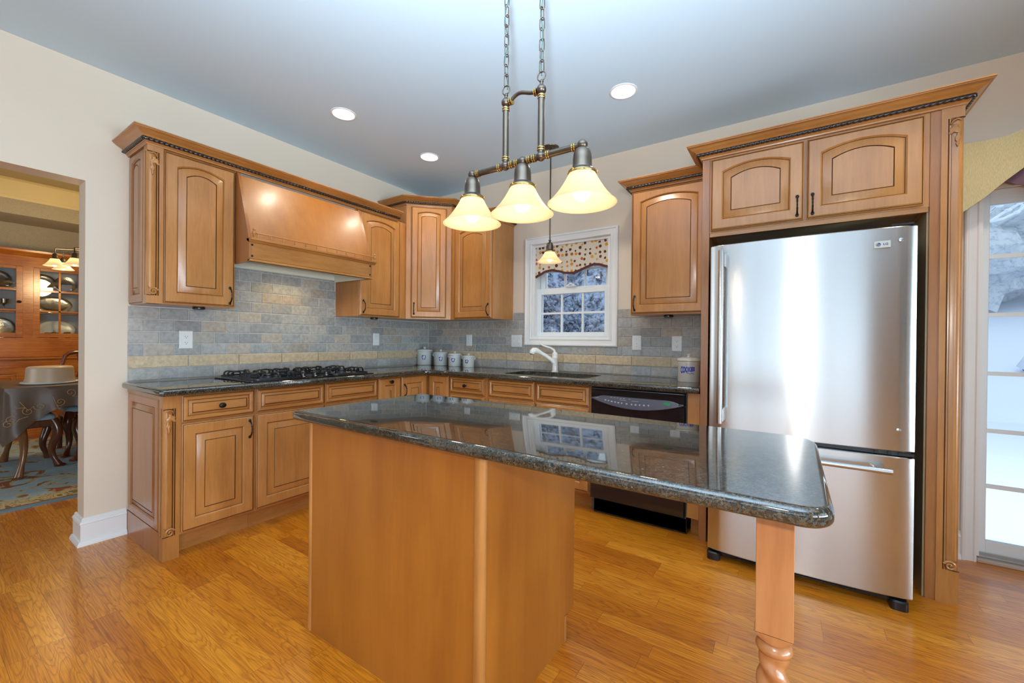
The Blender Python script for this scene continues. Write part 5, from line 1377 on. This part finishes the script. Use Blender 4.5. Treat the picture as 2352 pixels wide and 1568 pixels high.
# dining chandelier: bell shades on thin arms
dc = thing('dining_chandelier', 'dining room chandelier with lit bell shades over the table', 'chandelier', (-2.62, -2.14, 2.0))
ccx, ccy = -2.62, -2.13
mb = MB(); mb.tube([(ccx, ccy, 2.90), (ccx, ccy, 2.05)], .010, 10); mb.sphere((ccx, ccy, 2.03), .035, 14); mb.lathe([(.06,-.03),(.065,0)], (ccx, ccy, 2.90), 20); obj('stem', mb, pewter, dc, sharp=50)
for k, (dx, dy, dz) in enumerate(((0.02,-.295,0),(.24,-.20,-.0),(.26,.12,0),(-.02,.30,0),(-.26,.10,0),(-.22,-.20,0))):
    x, y = ccx+dx, ccy+dy
    mb = MB(); mb.tube([(ccx, ccy, 2.035), ((ccx+x)/2, (ccy+y)/2, 2.050), (x, y, 2.030), (x, y, 1.985)], .0055, 8); obj('arm', mb, pewter, dc, sharp=60)
    socket(dc, (x, y, 1.930), .62, 0); shade(dc, (x, y, 1.928), .082, .070); bulb(dc, (x, y, 1.890), .020)
point('chandelier_light', (ccx, ccy, 1.86), 36, (1,.72,.38), .12)
area('dining_fill', (-2.4, -5.9, 1.5), (radians(90), 0, 0), 1.6, 1.6, 30, DAY)  # fill light added inside the dining room, before a windowless wall

# ================================================================ OUTSIDE, UNDER SNOW
mb = MB(); G = 26
def gz(x, y): return -.32+.05*sin(x*.8)+.04*sin(y*.9+x*.5)+max(0, y-9)*.38
R = [[(-14+42*i/G, .17+yy, gz(-14+42*i/G, yy)) for i in range(G+1)] for yy in [0, .8, 2, 3.5, 5, 7, 9, 12, 16, 22, 30, 40]]
mb.rings(R, 0, False); obj('snow_ground', mb, snow_m, kind='structure', sharp=None)
for nm, y0, y1, in (('snow_ground_front', -26, YF-.17),):
    obj(nm, MB().box(-10, 22, y0, y1, -.4, -.3), snow_m, kind='structure')
obj('snow_ground_right', MB().box(XR+.17, 26, YF-.17, .17, -.4, -.3), snow_m, kind='structure')
def branches(rnd, base, h, spread, depth, dirn=None, r0=.05):
    out = []
    def grow(p, d, L, r, lev):
        n = 4; pts = [p]
        for k in range(n):
            d = (d+Vector((rnd.uniform(-.35,.35), rnd.uniform(-.35,.35), rnd.uniform(-.15,.22)))).normalized(); p = p+d*(L/n); pts.append(p)
            if lev < depth and k >= 1:
                for _ in range(1 if lev else 2):
                    q = (d+Vector((rnd.uniform(-1,1), rnd.uniform(-1,1), rnd.uniform(-.35,.5)))*spread).normalized(); grow(p, q, L*rnd.uniform(.55,.8), r*.6, lev+1)
        out.append((pts, r))
    grow(Vector(base), dirn or Vector((0,0,1)), h, r0, 0); return out
def snowy_tree(label, base, h, seed, depth=3, r0=.05, spread=.9, group='snow-laden trees outside', snow=1.5, lumps=0):
    rnd = random.Random(seed); br = branches(rnd, (0,0,0), h, spread, depth, r0=r0)
    t = thing('snowy_tree', label, 'tree', base, group)
    a, b = MB(), MB()
    for pts, r in br:
        a.tube(pts, [r*(1-.5*k/4) for k in range(len(pts))], 5)
        if abs((pts[-1]-pts[0]).normalized().z) < .93: b.tube([p+Vector((0,0,r*.9)) for p in pts], [max(r*snow, .012)*(1-.4*k/4)*rnd.uniform(.8, 1.5) for k in range(len(pts))], 6)
    if lumps:
        for pts, r in br:
            for p in pts[1:]:
                if rnd.random() < lumps: q = rnd.uniform(.018, .055); b.sphere((p.x, p.y, p.z+r*.5), q, 10, sc=(rnd.uniform(.8,1.9), rnd.uniform(.8,1.7), rnd.uniform(.6,1.1)))
    obj('trunk', a, bark_m, t, local=True, sharp=None); obj('snow_cover', b, snow_m, t, local=True, sharp=179); return t
shrub_snow = plain('shaded_snow', (.62,.69,.82), .8, bump=.4, bscale=14)
def mk_thicket(name, dark, light, amt):
    m, N, L, P = new_mat(name); tc = N.new('ShaderNodeTexCoord')
    a = N.new('ShaderNodeTexNoise'); a.inputs['Scale'].default_value = 6; a.inputs['Detail'].default_value = 10; a.inputs['Roughness'].default_value = .68; a.inputs['Distortion'].default_value = .35
    L.new(tc.outputs['Object'], a.inputs['Vector'])
    r = ramp(N, [(amt-.06, dark), (amt+.02, tuple((p+q)/2 for p, q in zip(dark, light))), (amt+.10, light)]); L.new(a.outputs[0], r.inputs[0]); L.new(r.outputs[0], P.inputs['Base Color'])
    b = N.new('ShaderNodeBump'); b.inputs['Strength'].default_value = 1; b.inputs['Distance'].default_value = .12
    L.new(a.outputs[0], b.inputs['Height']); L.new(b.outputs[0], P.inputs['Normal']); P.inputs['Roughness'].default_value = .9; return m
thick_d = mk_thicket('snowy_evergreen_thicket', (.035,.05,.085), (.56,.67,.88), .46); thick_l = mk_thicket('pale_snowy_thicket', (.55,.62,.72), (.88,.93,.98), .40)
def evergreen(label, base, rx, rz, seed, mat, group):
    rnd = random.Random(seed); mb = MB(); n1, n2 = 26, 40; R = []
    for i in range(n1+1):
        ph = pi*i/n1; ring = []
        for j in range(n2):
            th = 2*pi*j/n2; k = 1+.10*sin(5*th+seed+3*sin(ph*4))+.08*sin(9*ph+2*th)+rnd.uniform(-.09, .09)
            ring.append((rx*k*max(sin(ph), .002)*cos(th), rx*k*max(sin(ph), .002)*sin(th), rz*.5-rz*.5*k*cos(ph)))
        R.append(ring)
    mb.rings(R, 0, True, True, True)
    t = obj('snowy_evergreen', mb, mat, local=True, sharp=None, loc=base); tag(t, label, 'shrub', group)
for x, y, rx, rz, sd in ((-4.6, 6.6, 1.7, 4.2, 1), (-1.6, 6.9, 1.6, 4.6, 2), (-2.9, 9.8, 1.9, 5.4, 3), (.9, 9.4, 1.8, 4.8, 4), (-6.4, 9.9, 1.9, 5.6, 5)):
    evergreen('dark snow-dusted evergreen behind the shrubs outside the sink window', (x, y, gz(x, y)-.2), rx, rz, sd, thick_d, 'evergreens outside the sink window')
for x, y, rx, rz, sd in ((8.0, 16.5, 2.2, 4.6, 11), (12.6, 17.2, 2.3, 5.0, 12), (4.0, 17.0, 2.2, 4.6, 13)):
    evergreen('pale snow-covered evergreen far behind the trees beyond the glass door', (x, y, gz(x, y)-.2), rx, rz, sd, thick_l, 'evergreens beyond the glass door')
mottled = mk_thicket('twiggy_snow', (.06,.085,.14), (.60,.71,.92), .42)
mottled.node_tree.nodes['Noise Texture'].inputs['Scale'].default_value = 16
for (x, y, h, s_) in ((-.55, 2.2, 1.15, 1), (.75, 1.8, 1.1, 2), (-1.7, 3.6, 1.5, 3), (.0, 4.0, 1.5, 4), (-3.2, 5.2, 1.8, 6)):
    t = snowy_tree('dark snow-covered shrub tangled outside the sink window', (x, y, gz(x, y)-.05), h, s_, 4, .045, 1.0, 'snow-laden shrubs outside the sink window', 1.0, .42)
    for c in t.children:
        if c.name.startswith('snow_cover'): c.data.materials[0] = mottled
for (x, y, h, s_) in ((6.2, 9.5, 2.6, 21), (7.9, 11.4, 2.8, 22), (4.9, 12.5, 3.0, 23), (10.2, 12.6, 3.0, 24)):
    snowy_tree('pale snow-covered tree far beyond the glass door', (x, y, gz(x, y)-.05), h, s_, 4, .05, 1.0, 'snow-laden trees beyond the glass door', 2.2, .3)
